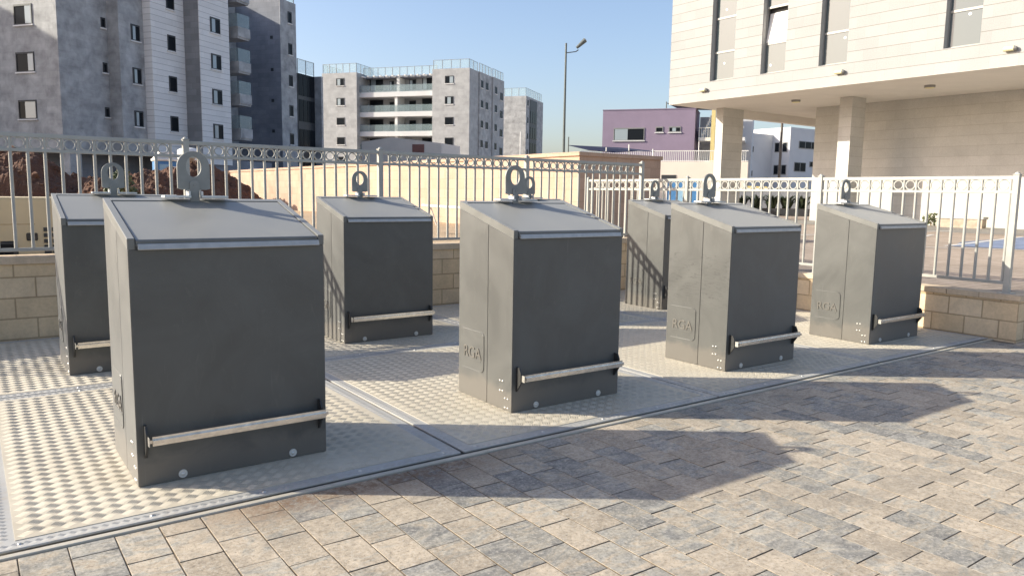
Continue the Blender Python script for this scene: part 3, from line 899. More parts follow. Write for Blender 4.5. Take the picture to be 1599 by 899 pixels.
# ------------------------------------------------------------------ apartment estate (its grid is turned 54.3 degrees)
PZ = R(-54.3); PV = Vector((0.58354, -0.81208)); QV = Vector((0.81208, 0.58354))
class Bld:
    def __init__(s, name, label, ox, oy, cat='apartment building', group=None):
        wv = PV * ox + QV * oy
        s.o = empty(name, (wv.x, wv.y, 0), PZ); s.ox, s.oy = ox, oy
        tag(s.o, label, cat, group)
    def b(s, bm, x0, x1, y0, y1, z0, z1): box(bm, x0 - s.ox, x1 - s.ox, y0 - s.oy, y1 - s.oy, z0, z1)
    def part(s, name, mat, *boxes, parent=None, bev=0):
        bm = B()
        for bx in boxes: s.b(bm, *bx)
        return fin(name, bm, mat, parent or s.o, bev=bev)
    def winP(s, x0, x1, z0, z1, y, split=None, light=None, frame='frame', t=.07):
        w = s.part('window', M[frame], (x0, x0 + t, y - .05, y + .02, z0, z1), (x1 - t, x1, y - .05, y + .02, z0, z1),
                   (x0 + t, x1 - t, y - .05, y + .02, z0, z0 + t), (x0 + t, x1 - t, y - .05, y + .02, z1 - t * 1.6, z1))
        s.part('pane', M['pane'], (x0 + t, x1 - t, y - .012, y + .01, z0 + t, z1 - t * 1.6), parent=w)
        if light: s.part('open_pane', M['pane_light'], (x0 + (x1 - x0) * light[0], x0 + (x1 - x0) * light[1], y - .035, y - .014, z0 + t, z1 - t * 1.6), parent=w)
        s.part('sill', M['white_stone'], (x0 - .08, x1 + .08, y - .09, y + .02, z0 - .09, z0), parent=w)
    def winQ(s, y0, y1, z0, z1, x, light=None, frame='frame', t=.07):
        w = s.part('window', M[frame], (x - .02, x + .05, y0, y0 + t, z0, z1), (x - .02, x + .05, y1 - t, y1, z0, z1),
                   (x - .02, x + .05, y0 + t, y1 - t, z0, z0 + t), (x - .02, x + .05, y0 + t, y1 - t, z1 - t * 1.6, z1))
        s.part('pane', M['pane'], (x - .01, x + .012, y0 + t, y1 - t, z0 + t, z1 - t * 1.6), parent=w)
        if light: s.part('open_pane', M['pane_light'], (x + .014, x + .035, y0 + (y1 - y0) * light[0], y0 + (y1 - y0) * light[1], z0 + t, z1 - t * 1.6), parent=w)
        s.part('sill', M['white_stone'], (x - .02, x + .09, y0 - .08, y1 + .08, z0 - .09, z0), parent=w)
    def roofrail(s, segs, z0, z1):
        g = []; p = []
        for (x0, y0, x1, y1) in segs:
            L = math.hypot(x1 - x0, y1 - y0)
            n = max(1, int(L / 1.15))
            if x0 == x1: g.append((x0 - .012, x0 + .012, min(y0, y1), max(y0, y1), z0 + .12, z1 - .04))
            else: g.append((min(x0, x1), max(x0, x1), y0 - .012, y0 + .012, z0 + .12, z1 - .04))
            for i in range(n + 1):
                xx, yy = x0 + (x1 - x0) * i / n, y0 + (y1 - y0) * i / n
                p.append((xx - .03, xx + .03, yy - .03, yy + .03, z0, z1))
            if x0 == x1: p.append((x0 - .03, x0 + .03, min(y0, y1) + .03, max(y0, y1) - .03, z1 - .04, z1))
            else: p.append((min(x0, x1) + .03, max(x0, x1) - .03, y0 - .03, y0 + .03, z1 - .04, z1))
        a = s.part('roof_railing', M['grey_frame'], *p)
        s.part('glass', M['rail_glass'], *g, parent=a)

EG = 'grey stone apartment buildings of one estate'
# --- the tall near block at the left
A = Bld('apartment_building', 'tall grey and white stone apartment block at the far left, cut off by the frame', -44.40, 38.82, group=EG)
TOP = 20.15
A.part('wall', M['grey_stone'], (-60, -44.40, 38.82, 51.55, 3.95, TOP))
A.part('wall', M['grey_stone'], (-48.40, -43.37, 42.81, 51.55, 3.95, TOP))
A.part('wall', M['white_stone'], (-47.37, -42.67, 45.03, 51.56, 3.96, TOP - .01))
A.part('wall', M['mid_stone'], (-46.67, -41.29, 48.32, 51.6, 3.4, TOP - .02))
A.part('cladding', M['white_stone'], (-41.29, -41.23, 48.3, 51.62, 3.4, TOP))
A.part('ground_storey', M['dark_stone'], (-60, -46.4, 41.5, 60, -.05, 3.95), (-46.4, -43.6, 47.5, 60, -.05, 3.95), (-43.5, -41.4, 49.5, 51.5, -.05, 3.4))
for px_ in (-52.5, -49.2, -45.0): A.part('support', M['grey_stone'], (px_, px_ + .9, 39.0, 39.9, -.05, 3.95))
for k, (x0, x1, z1, z0) in enumerate(((-48.07, -46.48, 13.36, 12.05), (-48.12, -46.51, 10.3, 9.02), (-48.15, -46.55, 7.2, 5.95))):
    for dz in (0, 6.2) if k == 0 else (0,): A.winP(x0, x1, z0 + dz, z1 + dz, 38.82, light=((.62, .97), (.66, .97), (.38, .98))[k])
for x0 in (-52.6,):
    for z0 in (5.95, 9.0, 12.05, 15.1): A.winP(x0, x0 + 1.55, z0, z0 + 1.28, 38.82, light=(.1, .5))
for z0 in (6.38, 9.42, 12.45, 15.5): A.winQ(42.30, 42.66, z0, z0 + .68, -44.40)
for z0 in (5.86, 8.86, 11.85, 14.9): A.winQ(43.88, 44.66, z0, z0 + 1.12, -43.37, light=(.2, .5))
for z0 in (5.73, 8.64, 11.6, 14.58, 17.5): A.winQ(46.58, 47.36, z0, z0 + 1.13, -42.67)
for k, z0 in enumerate((5.38, 8.03, 10.68, 13.4, 16.2)): A.winQ(49.48, 50.58, z0, z0 + 1.15, -41.23, light=(.15, .5))
# balconies in the notch
A.part('wall', M['dark_stone'], (-60, -44.3, 51.62, 54, -.05, TOP - .03), (-60, -52.5, 54, 62, -.05, TOP - .03))
for z in (5.7, 8.45, 11.0, 13.7, 16.5):
    sl = A.part('balcony', M['grey_stone'], (-44.2, -40.95, 52.4, 53.9, z - 0.05, z + .72), (-44.2, -41.02, 52.4, 53.85, z - .2, z - .05))
    A.part('balcony_glass', M['balc_glass'], (-44.2, -41.02, 52.40, 52.43, z + .72, z + 1.75), (-41.05, -41.02, 52.43, 53.9, z + .72, z + 1.75), parent=sl)
# rear wing
A.part('wall', M['dark_stone'], (-60, -46.56, 65.87, 68.48, -.05, TOP))
A.part('cladding', M['grey_stone'], (-46.56, -46.50, 65.85, 68.5, -.05, TOP))
A.part('wall', M['grey_stone'], (-60, -51.69, 60.05, 65.8, -.05, TOP))
for z0 in (6.1, 8.92, 11.88, 14.98, 18.05): A.winQ(67.12, 67.75, z0, z0 + 1.12, -46.50)
for z in (16.3, 13.2, 10.2, 7.2): A.part('vent', M['frame'], (-47.7, -47.4, 65.84, 65.9, z, z + .3))
A.part('stair_glazing', M['frame'], (-50, -46.42, 68.5, 71.55, -.05, 13.4))
A.part('stair_wall', M['grey_stone'], (-60, -45.6, 71.56, 71.9, -.05, 13.45), (-60, -50, 68.5, 71.55, -.05, 13.4))
for y0 in (68.65, 69.4, 70.15, 70.85):
    for z in (2.6, 5.6, 8.6, 11.2): A.part('stair_pane', M['pane'], (-46.42, -46.38, y0, y0 + .62, z, z + 2.2))
A.roofrail([(-46.45, 68.55, -46.45, 71.5)], 13.4, 14.85)
A.roofrail([(-46.6, 66.0, -46.6, 68.3), (-58, 66.0, -46.6, 66.0), (-58, 68.3, -46.6, 68.3)], TOP, TOP + 1.3)

# unseen block added farther left to throw shade on the near one
E_ = Bld('apartment_building', 'unseen grey block added beyond the left edge to shade the tall one', -100, 20, group=EG)
E_.part('wall', M['grey_stone'], (-100, -74, 20, 36.5, -.05, 25.5))
for z0 in (3, 6, 9, 12, 15, 18, 21):
    for x0 in (-97, -90, -83): E_.winP(x0, x0 + 1.5, z0, z0 + 1.25, 20)
    for y0 in (23, 28, 33): E_.winQ(y0, y0 + 1.2, z0, z0 + 1.25, -74)

# --- the block in the middle distance
Bb = Bld('apartment_building', 'pale grey apartment block with stacked balconies and glass roof railing, in the middle distance', -42.58, 106.08, group=EG)
T2 = 19.65
Bb.part('wall', M['pale_stone'], (-48.54, -42.58, 106.08, 109.71, -.05, T2))
Bb.part('wall', M['grey_stone'], (-48.54, -42.37, 109.71, 115.0, -.05, T2))
Bb.part('wall', M['pale_stone'], (-48.54, -42.15, 115.0, 120.2, -.05, T2))
Bb.part('wall', M['pale_stone'], (-67.46, -61.31, 106.08, 112, -.05, T2))
Bb.part('recess_wall', M['pale_stone'], (-61.3, -48.54, 109.6, 116, -.05, 18.9))
for z0, z1 in ((17.5, 18.6), (14.5, 15.63), (11.5, 12.63), (8.5, 9.63), (5.5, 6.63)):
    Bb.winP(-46.48, -45.12, z0, z1, 106.08, light=(.55, .95) if z0 > 17 else (.3, .7) if z0 > 14 else None)
    Bb.winP(-64.88, -63.48, z0 + .2, z1 + .22, 106.08, light=(.15, .5) if z0 > 14 else None)
for z in (15.95, 12.95, 10.0, 7.0):
    s_ = Bb.part('balcony', M['plaster'], (-61.3, -48.55, 106.9, 109.6, z, z + .72))
    Bb.part('balcony_glass', M['balc_glass'], (-61.3, -48.55, 106.95, 106.98, z + .72, z + 1.75), parent=s_)
for z in (13.67, 10.72, 7.72): Bb.part('divider', M['white'], (-55.3, -54.85, 107.1, 109.55, z, z + 2.27))
Bb.part('divider', M['white'], (-55.3, -54.85, 107.8, 109.55, 16.67, 18.9))
Bb.part('roof_edge', M['dark_stone'], (-61.3, -48.55, 108.0, 116, 18.95, 19.25))
for k in range(12): Bb.part('roof_slat', M['white'], (-61.0 + k * 1.05, -60.75 + k * 1.05, 106.9, 108.0, 18.98, 19.18))
for z0 in (17.2, 14.0, 11.0, 8.0):
    for (x0, x1, h) in ((-61.0, -58.6, 1.85), (-57.5, -56.7, 1.5), (-54.05, -52.9, 1.6), (-51.85, -50.2, 1.9)):
        Bb.winP(x0, x1, z0, z0 + h, 109.6, light=(.1, .45) if z0 > 17 else None)
for z0 in (17.0, 14.05, 11.05, 8.1, 5.1): Bb.winQ(110.25, 111.15, z0 + .35, z0 + 1.45, -42.37); Bb.winQ(112.3, 113.35, z0 + .3, z0 + 1.4, -42.37)
for z0 in (17.15, 14.3, 11.35, 8.4, 5.4): Bb.winQ(115.85, 116.8, z0, z0 + 1.1, -42.15); Bb.winQ(118.3, 119.5, z0 - .7, z0 + .5, -42.15)
Bb.roofrail([(-48.4, 106.2, -42.7, 106.2), (-42.7, 106.2, -42.7, 109.6), (-42.5, 109.8, -42.5, 115), (-42.3, 115.1, -42.3, 120)], T2, T2 + 1.3)
Bb.roofrail([(-67.3, 106.2, -61.4, 106.2), (-61.4, 106.2, -61.4, 111.5), (-67.3, 106.2, -67.3, 111.5)], T2, T2 + 1.4)
Bb.roofrail([(-61.2, 108.1, -48.7, 108.1)], 19.25, 20.55)

# --- the farthest block
C_ = Bld('apartment_building', 'farthest shaded grey apartment block, just right of the balconied one', -44.23, 138.76, group=EG)
C_.part('wall', M['grey_stone'], (-60, -44.23, 138.76, 150, -.05, 19.7))
C_.part('stair_glazing', M['frame'], (-46, -44.15, 141.0, 145.6, -.05, 19.3))
for y0 in (141.3, 142.8, 144.2):
    for z in (3, 6, 9, 12, 15): C_.part('stair_pane', M['pane'], (-44.15, -44.1, y0, y0 + 1.2, z, z + 2.2))
for z0 in (17.95, 14.75, 11.8, 8.8, 5.8): C_.winQ(139.5, 140.15, z0, z0 + 1.1, -44.23)
C_.roofrail([(-50, 138.9, -44.35, 138.9), (-44.35, 138.9, -44.35, 149)], 19.7, 21.2)
bm = B(); tube(bm, (60.17, 82.08, 0), (60.17, 82.08, 9.6), .1, .06, 8); tag(fin('site_pole', bm, M['white'], smooth=True), 'thin white pole standing in front of the farthest apartment block', 'pole')

# --- lilac kindergarten
U = Bld('kindergarten', 'lilac rendered two storey building with a yellow pillar and white balconies', -7.08, 74.98, cat='building')
U.part('wall', M['purple'], (-15.96, -7.08, 74.98, 79.6, -.05, 9.72))
U.part('parapet', M['purple'], (-16.0, -7.04, 74.94, 79.64, 9.72, 9.80))
for (x0, x1, z1, z0) in ((-14.85, -11.83, 8.03, 6.8), (-10.77, -10.05, 8.1, 7.57), (-9.52, -8.38, 8.1, 7.57)): U.winP(x0, x1, z0, z1, 74.98, light=(.04, .46) if x0 < -14 else (.3, .6) if x0 > -10 else None, frame='grey_frame')
U.part('wall', M['plaster'], (-7.04, -2, 79.7, 86, -.05, 9.4))
U.part('pillar', M['yellow'], (-5.58, -5.22, 74.9, 75.25, -.05, 9.68))
for z in (6.75, 3.6): 
    s_ = U.part('balcony', M['white'], (-6.75, -2.5, 75.3, 79.6, z, z + .32))
    U.part('balcony_railing', M['white'], *[(-6.7 + i * .2, -6.66 + i * .2, 75.32, 75.36, z + .32, z + 1.2) for i in range(20)], (-6.75, -2.6, 75.3, 75.37, z + 1.2, z + 1.26), (-6.75, -6.7, 75.4, 79.5, z + .32, z + 1.2), parent=s_)
U.part('stair_flight', M['white'], *[(-6.5 + i * .12, -6.38 + i * .12, 76, 77.2, 7.1 + i * .28, 7.5 + i * .28) for i in range(7)])
cn = Bld('shade_sail', 'navy shade sail stretched above the roof of the lilac building', -7.0, 75.5, cat='shade sail')
bm = B()
Av = [bm.verts.new((x, y, z)) for x, y, z in ((-2.9, 0, 10.35), (3.2, -.6, 9.70), (3.2, 3.5, 9.9), (-2.0, 3.5, 10.1))]
Bv = [bm.verts.new((v_.co.x, v_.co.y, v_.co.z + .03 + (.25 if i == 1 else 0))) for i, v_ in enumerate(Av)]
bm.faces.new(Av); bm.faces.new(Bv[::-1])
for i in range(4): bm.faces.new((Av[i], Bv[i], Bv[(i + 1) % 4], Av[(i + 1) % 4]))
fin('cloth', bm, M['navy'], cn.o)
bm = B(); tube(bm, (-2.9, 0, 0), (-2.9, 0, 10.5), .05, n=8); fin('post', bm, M['pole'], cn.o)

cw = Bld('yard_wall', 'cream plastered wall with a white picket railing on top, below the lilac building', -7.45, 53.77, cat='wall')
cw.part('wall_face', M['cream'], (-13, -1.5, 53.77, 55, -.05, 3.86))
cw.part('opening', M['frame'], (-7.2, -6.2, 53.74, 53.78, 2.68, 2.95))
cw.part('picket_railing', M['white'], *[(-13 + i * .13, -12.965 + i * .13, 53.85, 53.88, 3.86, 4.56) for i in range(88)], (-13, -1.5, 53.84, 53.89, 4.56, 4.62), (-13, -1.5, 53.84, 53.89, 3.90, 3.94))

ss = Bld('shade_sail', 'low navy shade sail on pale posts behind the tan stone wall', -11.4, 44.08, cat='shade sail')
bm = B()
pts = [(0.0, 0, 4.36), (1.3, -.3, 4.06), (2.7, .2, 3.95), (4.0, .6, 4.06), (5.05, .1, 3.98), (4.6, 2.6, 4.15), (2.8, 2.0, 4.32), (1.2, 2.4, 4.2)]
lo = [bm.verts.new(p) for p in pts]; hi = [bm.verts.new((p[0], p[1], p[2] + .03)) for p in pts]
bm.faces.new(lo); bm.faces.new(hi[::-1])
for i in range(8): bm.faces.new((lo[i], hi[i], hi[(i + 1) % 8], lo[(i + 1) % 8]))
fin('cloth', bm, M['navy'], ss.o)
for i, (x, y, z) in enumerate(((0, 0, 4.86), (2.25, .1, 4.25), (3.5, .5, 4.45), (4.95, .1, 4.15))):
    bm = B(); tube(bm, (x, y, 0), (x, y, z), .035, n=8); fin('post', bm, M['white'] if i else M['pole'], ss.o)

pv = Bld('site_hut', 'beige hut with a shallow gable and dull red shutter before the balconied block', -41.75, 73.2, cat='hut')
bm = B(); prism(bm, [(0, 0), (9.3, 0), (9.3, 6.55), (3.6, 7.2), (0, 6.75)], 0, 5, 'y'); fin('wall', bm, M['cream'], pv.o)
pv.part('shutter', M['red'], (-35.75, -34.4, 73.14, 73.22, 5.5, 6.45))

# --- white buildings seen under the overhang
wb = empty('school_building', (90, 62, 0)); tag(wb, 'white two storey building seen through the gap under the office overhang', 'building')
bm = B(); box(bm, 0, 16, 0, 14, -.05, 10.85); fin('wall', bm, M['plaster'], wb)
bm = B(); box(bm, -12, -.01, 2.7, 14, -.05, 9.95); fin('side_wing', bm, M['plaster'], wb)
def wwin(x0, x1, z0, z1, y, bars=True):
    bm = B(); box(bm, x0, x1, y - .06, y + .02, z0, z1); w = fin('window', bm, M['grey_frame'], wb)
    bm = B()
    n = max(1, round((x1 - x0) / 1.3))
    for i in range(n): box(bm, x0 + (x1 - x0) * i / n + .08, x0 + (x1 - x0) * (i + 1) / n - .08, y - .08, y - .05, z0 + .08, z1 - .08)
    fin('pane', bm, M['pane'], w)
wwin(2.0, 6.2, 8.15, 9.15, 0); wwin(1.2, 3.8, 5.05, 6.3, 0); wwin(4.7, 6.0, 5.75, 6.5, 0); wwin(8, 11, 8.15, 9.15, 0)
for x0 in (-8.5, -5.3): wwin(x0, x0 + 1.2, 7.45, 8.05 + .2, 2.7); wwin(x0, x0 + 1.2, 4.3, 5.05, 2.7)
for z0 in (7.6, 4.6):
    for y0 in (.35, 1.55):
        bm = B(); box(bm, -.06, .02, y0, y0 + .75, z0, z0 + 1.3); w_ = fin('window', bm, M['grey_frame'], wb)
        bm = B(); box(bm, -.08, -.05, y0 + .08, y0 + .67, z0 + .08, z0 + 1.22); fin('pane', bm, M['pane'], w_)
bm = B(); tube(bm, (63.9, 45, 0), (63.9, 45, 9.2), .15, .11, 10); box(bm, 63.55, 64.25, 44.95, 45.05, 8.55, 8.65); tag(fin('utility_pole', bm, M['pole_wood'], smooth=False), 'brown utility pole in front of the white building under the overhang', 'pole')

# ------------------------------------------------------------------ street lamp
sl = empty('street_lamp', (26.34, 32, 0.466)); tag(sl, 'tall grey street lamp with one short arm against the sky', 'street lamp')
bm = B(); tube(bm, (0, 0, 0), (0, 0, 8.95), .085, .05, 12); tube(bm, (0, 0, 0), (0, 0, .5), .12, .11, 12); fin('pole', bm, M['pole'], sl, smooth=True)
bm = B(); tube(bm, (0, 0, 8.45), (.42, -.32, 8.52), .025, n=8); tube(bm, (.42, -.32, 8.52), (.52, -.40, 8.62), .028, n=8); fin('arm', bm, M['pole'], sl, smooth=True)
hd = empty('x'); bpy.data.objects.remove(hd)
bm = B(); tube(bm, (.45, -.34, 8.72), (.80, -.60, 9.12), .075, .13, 12); h_ = fin('lamp_head', bm, M['pole'], sl, smooth=True)
bm = B(); dome(bm, (.80, -.60, 9.12), .125, (.62, -.46, .62), .35, 14); fin('lens', bm, M['white'], h_, smooth=True)

# ------------------------------------------------------------------ plants, lot furniture
def foliage(bm, cx, cy, cz, rx, ry, rz, n, size, rng, strap=False):
    for _ in range(n):
        while True:
            p = Vector((rng.uniform(-1, 1), rng.uniform(-1, 1), rng.uniform(-1, 1)))
            if 0.25 < p.length < 1: break
        c = Vector((cx + p.x * rx, cy + p.y * ry, cz + p.z * rz))
        if strap:
            a = rng.uniform(0, 6.28); l = size * rng.uniform(.7, 1.5); d = Vector((math.cos(a) * .5, math.sin(a) * .5, 1)).normalized() * l
            s = Vector((-math.sin(a), math.cos(a), 0)) * size * .10
            b0 = Vector((cx + p.x * rx, cy + p.y * ry, cz - rz))
            mid = b0 + d * .6; tip = b0 + d + Vector((math.cos(a), math.sin(a), -.35)) * l * .3
            v = [bm.verts.new(x) for x in (b0 - s * .5, b0 + s * .5, mid + s, mid - s)]; t = bm.verts.new(tip)
            bm.faces.new(v); bm.faces.new((v[3], v[2], t))
        else:
            d = Vector((rng.uniform(-1, 1), rng.uniform(-1, 1), rng.uniform(-.6, 1))).normalized()
            a = d.orthogonal().normalized() * size * .35; l = d * size * rng.uniform(.6, 1.2)
            v = [bm.verts.new(x) for x in (c - l * .5, c + a, c + l * .5, c - a)]; bm.faces.new(v)

rng = random.Random(11)
sh = empty('shrub', (3.62, 24, .66)); tag(sh, 'olive green shrub growing in front of the red earth mounds', 'shrub')
bm = B()
for (x, y, z, r_) in ((0, 0, .75, .42), (-.25, .1, .45, .35), (.25, 0, .5, .38), (.05, .1, 1.1, .28)): foliage(bm, x, y, z, r_, r_, r_, 260, .13, rng)
fin('foliage', bm, M['leaf'], sh)
bm = B()
for a in range(6): tube(bm, (0, 0, -.02), (.3 * math.cos(a), .3 * math.sin(a), .9), .018, .007, 6)
fin('stem', bm, M['timber'], sh)

pc = Vector((38.2, 26.9)); pd = Vector((.574, -.819))
pa = math.atan2(pd.y, pd.x)
pln = empty('planter', (pc.x, pc.y, .466), pa); tag(pln, 'long dark planter box in the shade under the office overhang', 'planter')
bm = B(); box(bm, -2.3, 1.75, 0, .7, 0, .42); fin('box', bm, M['frame'], pln, bev=.01)
bm = B(); box(bm, -2.25, 1.7, .05, .65, .42, .425); fin('soil', bm, M['earth'], pln)
labs = ['dark strappy plant at the right end of the long planter', 'dark strappy plant second from the right end of the long planter', 'dark strappy plant in the middle of the long planter', 'dark strappy plant second from the left end of the long planter', 'dark strappy plant at the left end of the long planter']
for i in range(5):
    t_ = 1.35 - i * .85
    p2 = pc + pd * t_ + Vector((.819, .574)) * .35
    pl = empty('strappy_plant', (p2.x, p2.y, .89)); tag(pl, labs[i], 'plant', 'plants in the long dark planter')
    bm = B(); foliage(bm, 0, 0, .05, .26, .22, .05, 70, .70, rng, strap=True); fin('leaves', bm, M['leaf_dark'], pl)
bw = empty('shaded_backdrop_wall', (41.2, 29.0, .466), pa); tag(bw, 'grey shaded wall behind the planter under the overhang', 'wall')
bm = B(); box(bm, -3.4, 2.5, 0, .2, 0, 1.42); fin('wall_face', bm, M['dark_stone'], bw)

sb = empty('stone_bench', (31.1, 13.8, .466), R(-84)); tag(sb, 'short stone bench block standing on the lot against the office wall', 'bench')
bm = B(); box(bm, -.85, .85, 0, .55, .34, .44); fin('slab', bm, M['lime2'], sb, bev=.015)
bm = B(); box(bm, -.8, .8, .04, .51, 0, .34); fin('base', bm, M['rock'], sb)
s2 = empty('shrub', (31.9, 15.2, .466)); tag(s2, 'small grey green shrub at the foot of the office wall', 'shrub')
bm = B(); foliage(bm, 0, 0, .28, .30, .35, .26, 220, .12, rng); fin('foliage', bm, M['leaf'], s2)
bm = B(); [tube(bm, (0, 0, 0), (.15 * math.cos(a), .15 * math.sin(a), .35), .012, .006, 5) for a in range(5)]; fin('stem', bm, M['timber'], s2)

# blue hoarding and yellow van across the lot
hb = empty('hoarding', (30.3, 28.0, .466), pa); tag(hb, 'bright blue panelled hoarding across the lot, seen through the railing', 'hoarding')
for i in range(3):
    bm = B(); box(bm, -.1 + i * .52, .38 + i * .52, 0, .05, .2, 1.36); fin('panel', bm, M['pale_blue'] if i % 2 else M['blue'], hb)
for i in range(4):
    bm = B(); box(bm, -.14 + i * .52, -.10 + i * .52, -.02, .06, 0, 1.9); fin('post', bm, M['white'], hb)
bm = B(); box(bm, -.1, 1.46, .0, .04, 1.45, 1.85); fin('upper_panel', bm, M['blue'], hb)

yv = empty('yellow_van', (46.6, 34.9, .466), pa); tag(yv, 'small yellow van parked beyond the planter, its roof showing through the railing', 'van')
bm = B(); prism(bm, [(-1.7, .35), (1.75, .35), (1.8, .9), (1.35, 1.0), (.95, 1.82), (-1.6, 1.88), (-1.72, 1.0)], 0, 1.6, 'y'); vb = fin('body', bm, M['yellow'], yv, bev=.05, seg=2)
for x0, x1 in ((-1.4, -.5), (-.4, .45)):
    bm = B(); box(bm, x0, x1, -.012, .01, 1.1, 1.6); fin('side_window', bm, M['pane'], yv)
for x in (-1.05, 1.05):
    for y in (.02, 1.58):
        bm = B(); tube(bm, (x, y - .1, .32), (x, y + .1, .32), .32, n=18); wl = fin('wheel', bm, M['black'], yv, smooth=True)
        bm = B(); tube(bm, (x, y - .115, .32), (x, y + .115, .32), .17, n=14); fin('rim', bm, M['zinc'], wl, smooth=True)

# ------------------------------------------------------------------ things on the building site behind the fence
gn = empty('generator', (-.95, 10.5, .66)); tag(gn, 'beige metal generator housing with louvres and a dark rounded window behind the left railing', 'generator')
bm = B(); box(bm, 0, 1.98, 0, 1.0, .02, .715); hsg = fin('housing', bm, M['beige'], gn, bev=.02, seg=2)
bm = B(); box(bm, .0, 1.62, -.002, .004, .404, .410); fin('seam', bm, M['timber'], hsg)
bm = B(); box(bm, .95, 1.44, -.012, .01, -.02 + .04, .215); fin('window', bm, M['frame'], gn, bev=.035, seg=3)
bm = B(); box(bm, 1.0, 1.39, -.018, -.011, .06, .18); fin('pane', bm, M['pane'], gn, bev=.003)
bm = B(); box(bm, 1.525, 1.64, -.014, .01, .215, .305); fin('handle_recess', bm, M['black'], gn, bev=.01)
bm = B()
for k in range(5):
    for j in range(2): box(bm, 1.70 + j * .085, 1.77 + j * .085, -.012, .008, .05 + k * .068, .095 + k * .068)
fin('louvre', bm, M['frame'], gn)
for x in (.1, 1.75):
    bm = B(); box(bm, x, x + .12, .1, .9, -.05, .03); fin('skid', bm, M['black'], gn)

pt = empty('portable_toilet', (8.15, 40, .66)); tag(pt, 'blue portable toilet with a white roof standing on the building site', 'portable toilet')
bm = B(); box(bm, -.5, .5, 0, 1.0, 0, 2.15); fin('cabin', bm, M['blue'], pt, bev=.03)
bm = B(); box(bm, -.36, .1, -.03, .02, .1, 2.0); dr = fin('door', bm, M['pale_blue'], pt, bev=.01)
bm = B(); box(bm, .12, .40, -.03, .01, .3, 1.9); fin('side_panel', bm, M['white'], pt)
bm = B(); box(bm, -.55, .55, -.05, 1.05, 2.15, 2.28); prism(bm, [(-.5, 2.28), (.5, 2.28), (.3, 2.6), (-.3, 2.6)], .05, .95, 'y'); fin('roof', bm, M['white'], pt, bev=.03)
wt = empty('water_tank', (9.6, 42, .66)); tag(wt, 'white water tank on a stand beside the blue portable toilet', 'tank')
bm = B(); tube(bm, (0, 0, 1.7), (0, 0, 2.75), .55, .55, 20); dome(bm, (0, 0, 2.75), .55, flat=.35, n=20); fin('tank', bm, M['white'], wt, smooth=True)
bm = B(); [tube(bm, (a, b_, 0), (a, b_, 1.7), .04, n=6) for a in (-.4, .4) for b_ in (-.4, .4)]; box(bm, -.5, .5, -.5, .5, 1.62, 1.7); fin('stand', bm, M['pole'], wt)

def van(x, y, rz, lab):
    v_ = empty('white_van', (x, y, .66), rz); tag(v_, lab, 'van', 'white vans parked on the building site')
    bm = B(); prism(bm, [(-2.2, .4), (2.2, .4), (2.25, 1.1), (1.75, 1.3), (1.2, 2.15), (-2.1, 2.2), (-2.22, 1.2)], -.9, .9, 'y'); fin('body', bm, M['white'], v_, bev=.06, seg=2)
    for s in (-1, 1):
        for x0, x1 in ((-1.7, -.6), (-.45, .9)):
            bm = B(); box(bm, x0, x1, s * .9 - .02, s * .9 + .02, 1.35, 1.95); fin('side_window', bm, M['pane'], v_)
        for xx in (-1.35, 1.4):
            bm = B(); tube(bm, (xx, s * .75, .36), (xx, s * .93, .36), .36, n=18); wl = fin('wheel', bm, M['black'], v_, smooth=True)
            bm = B(); tube(bm, (xx, s * .76, .36), (xx, s * .945, .36), .2, n=14); fin('rim', bm, M['zinc'], wl, smooth=True)
    bm = B(); A_ = [bm.verts.new(p) for p in ((1.77, -.75, 1.33), (1.77, .75, 1.33), (1.24, .72, 2.1), (1.24, -.72, 2.1))]
    bmesh.ops.translate(bm, verts=A_, vec=(.03, 0, .02)); C2 = [bm.verts.new(v0.co + Vector((-.06, 0, -.04))) for v0 in A_]
    bm.faces.new(A_); bm.faces.new(C2[::-1]); [bm.faces.new((A_[i], A_[(i + 1) % 4], C2[(i + 1) % 4], C2[i])) for i in range(4)]
    fin('windscreen', bm, M['pane'], v_)
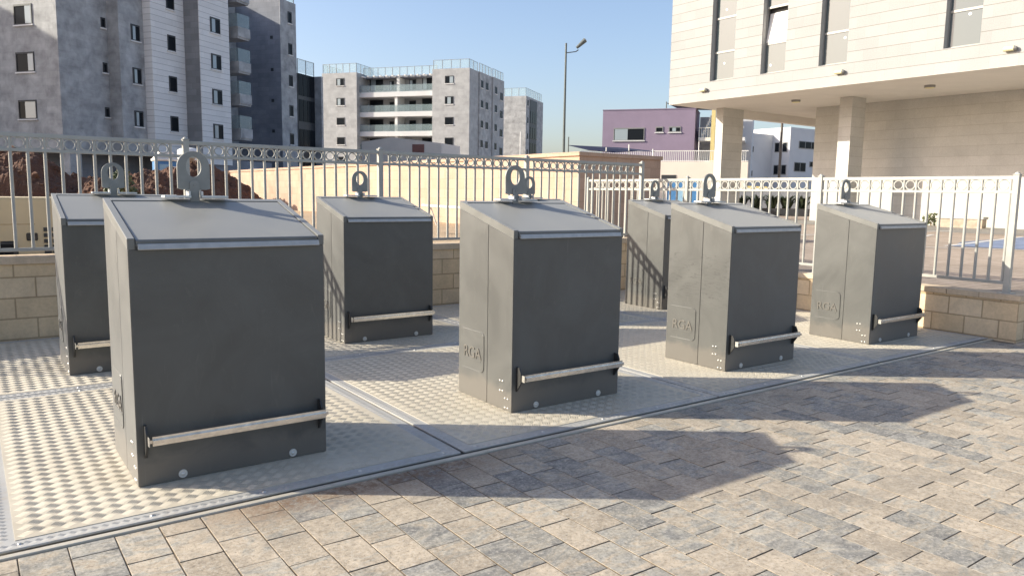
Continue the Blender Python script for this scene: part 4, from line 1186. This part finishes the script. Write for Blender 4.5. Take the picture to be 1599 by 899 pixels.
van(17.2, 49.5, R(-28), 'white van parked behind the tan wall, nearest the dark stair tower')
van(21.3, 48.8, R(-150), 'white van parked behind the tan wall, in front of the pale block')

# loose things near the fence
bx = empty('pipe_barrier', (9.6, 16.2, .68), R(90)); tag(bx, 'white pipe barrier on two legs in front of the tan wall', 'barrier')
bm = B(); tube(bm, (-1.3, 0, .47), (1.1, 0, .49), .035, n=10); fin('pipe', bm, M['white'], bx, smooth=True)
for x in (-1.1, .7):
    bm = B(); tube(bm, (x, -.18, 0), (x, 0, .47), .02, n=8); tube(bm, (x, .18, 0), (x, 0, .47), .02, n=8); fin('leg', bm, M['white'], bx, smooth=True)
st = empty('timber_stake', (3.2, 10.3, .66)); tag(st, 'rough timber stake leaning behind the railing left of the second back hopper', 'timber')
bm = B(); tube(bm, (0, 0, -.05), (.07, .05, .62), .028, .02, 7); fin('stake', bm, M['timber'], st)
pk = empty('timber_plank', (2.75, 10.6, .70)); tag(pk, 'yellowish timber plank on blocks behind the railing beside the stake', 'timber')
bm = B(); box(bm, -.45, .42, 0, .12, .33, .42); box(bm, -.3, -.2, 0, .12, -.05, .33); box(bm, .2, .3, 0, .12, -.05, .33); fin('plank', bm, M['timber'], pk, bev=.006)
rl = ['pale rock at the foot of the earth mound behind the generator', 'pale rock lowest in front of the red earth mound', 'pale rock half way up the red earth mound', 'pale rock on the crest of the right earth mound', 'pale rock between the shrub and the earth mound']
for i, (x, y, z, r_) in enumerate(((0.9, 27.5, .72, .3), (2.5, 28.6, .8, .42), (3.0, 29.9, 1.0, .34), (7.6, 33.5, 2.75, .25), (5.2, 27.2, .72, .3))):
    bm = B(); bmesh.ops.create_icosphere(bm, subdivisions=3, radius=r_)
    import mathutils.noise as mn
    for v0 in bm.verts: v0.co *= 1 + .35 * mn.noise(v0.co * 3.2 + Vector((i * 7, 0, 0))); v0.co.z *= .7
    tag(fin('rock', bm, M['rock'], loc=(x, y, z)), rl[i], 'rock', 'pale rocks lying on the red earth')
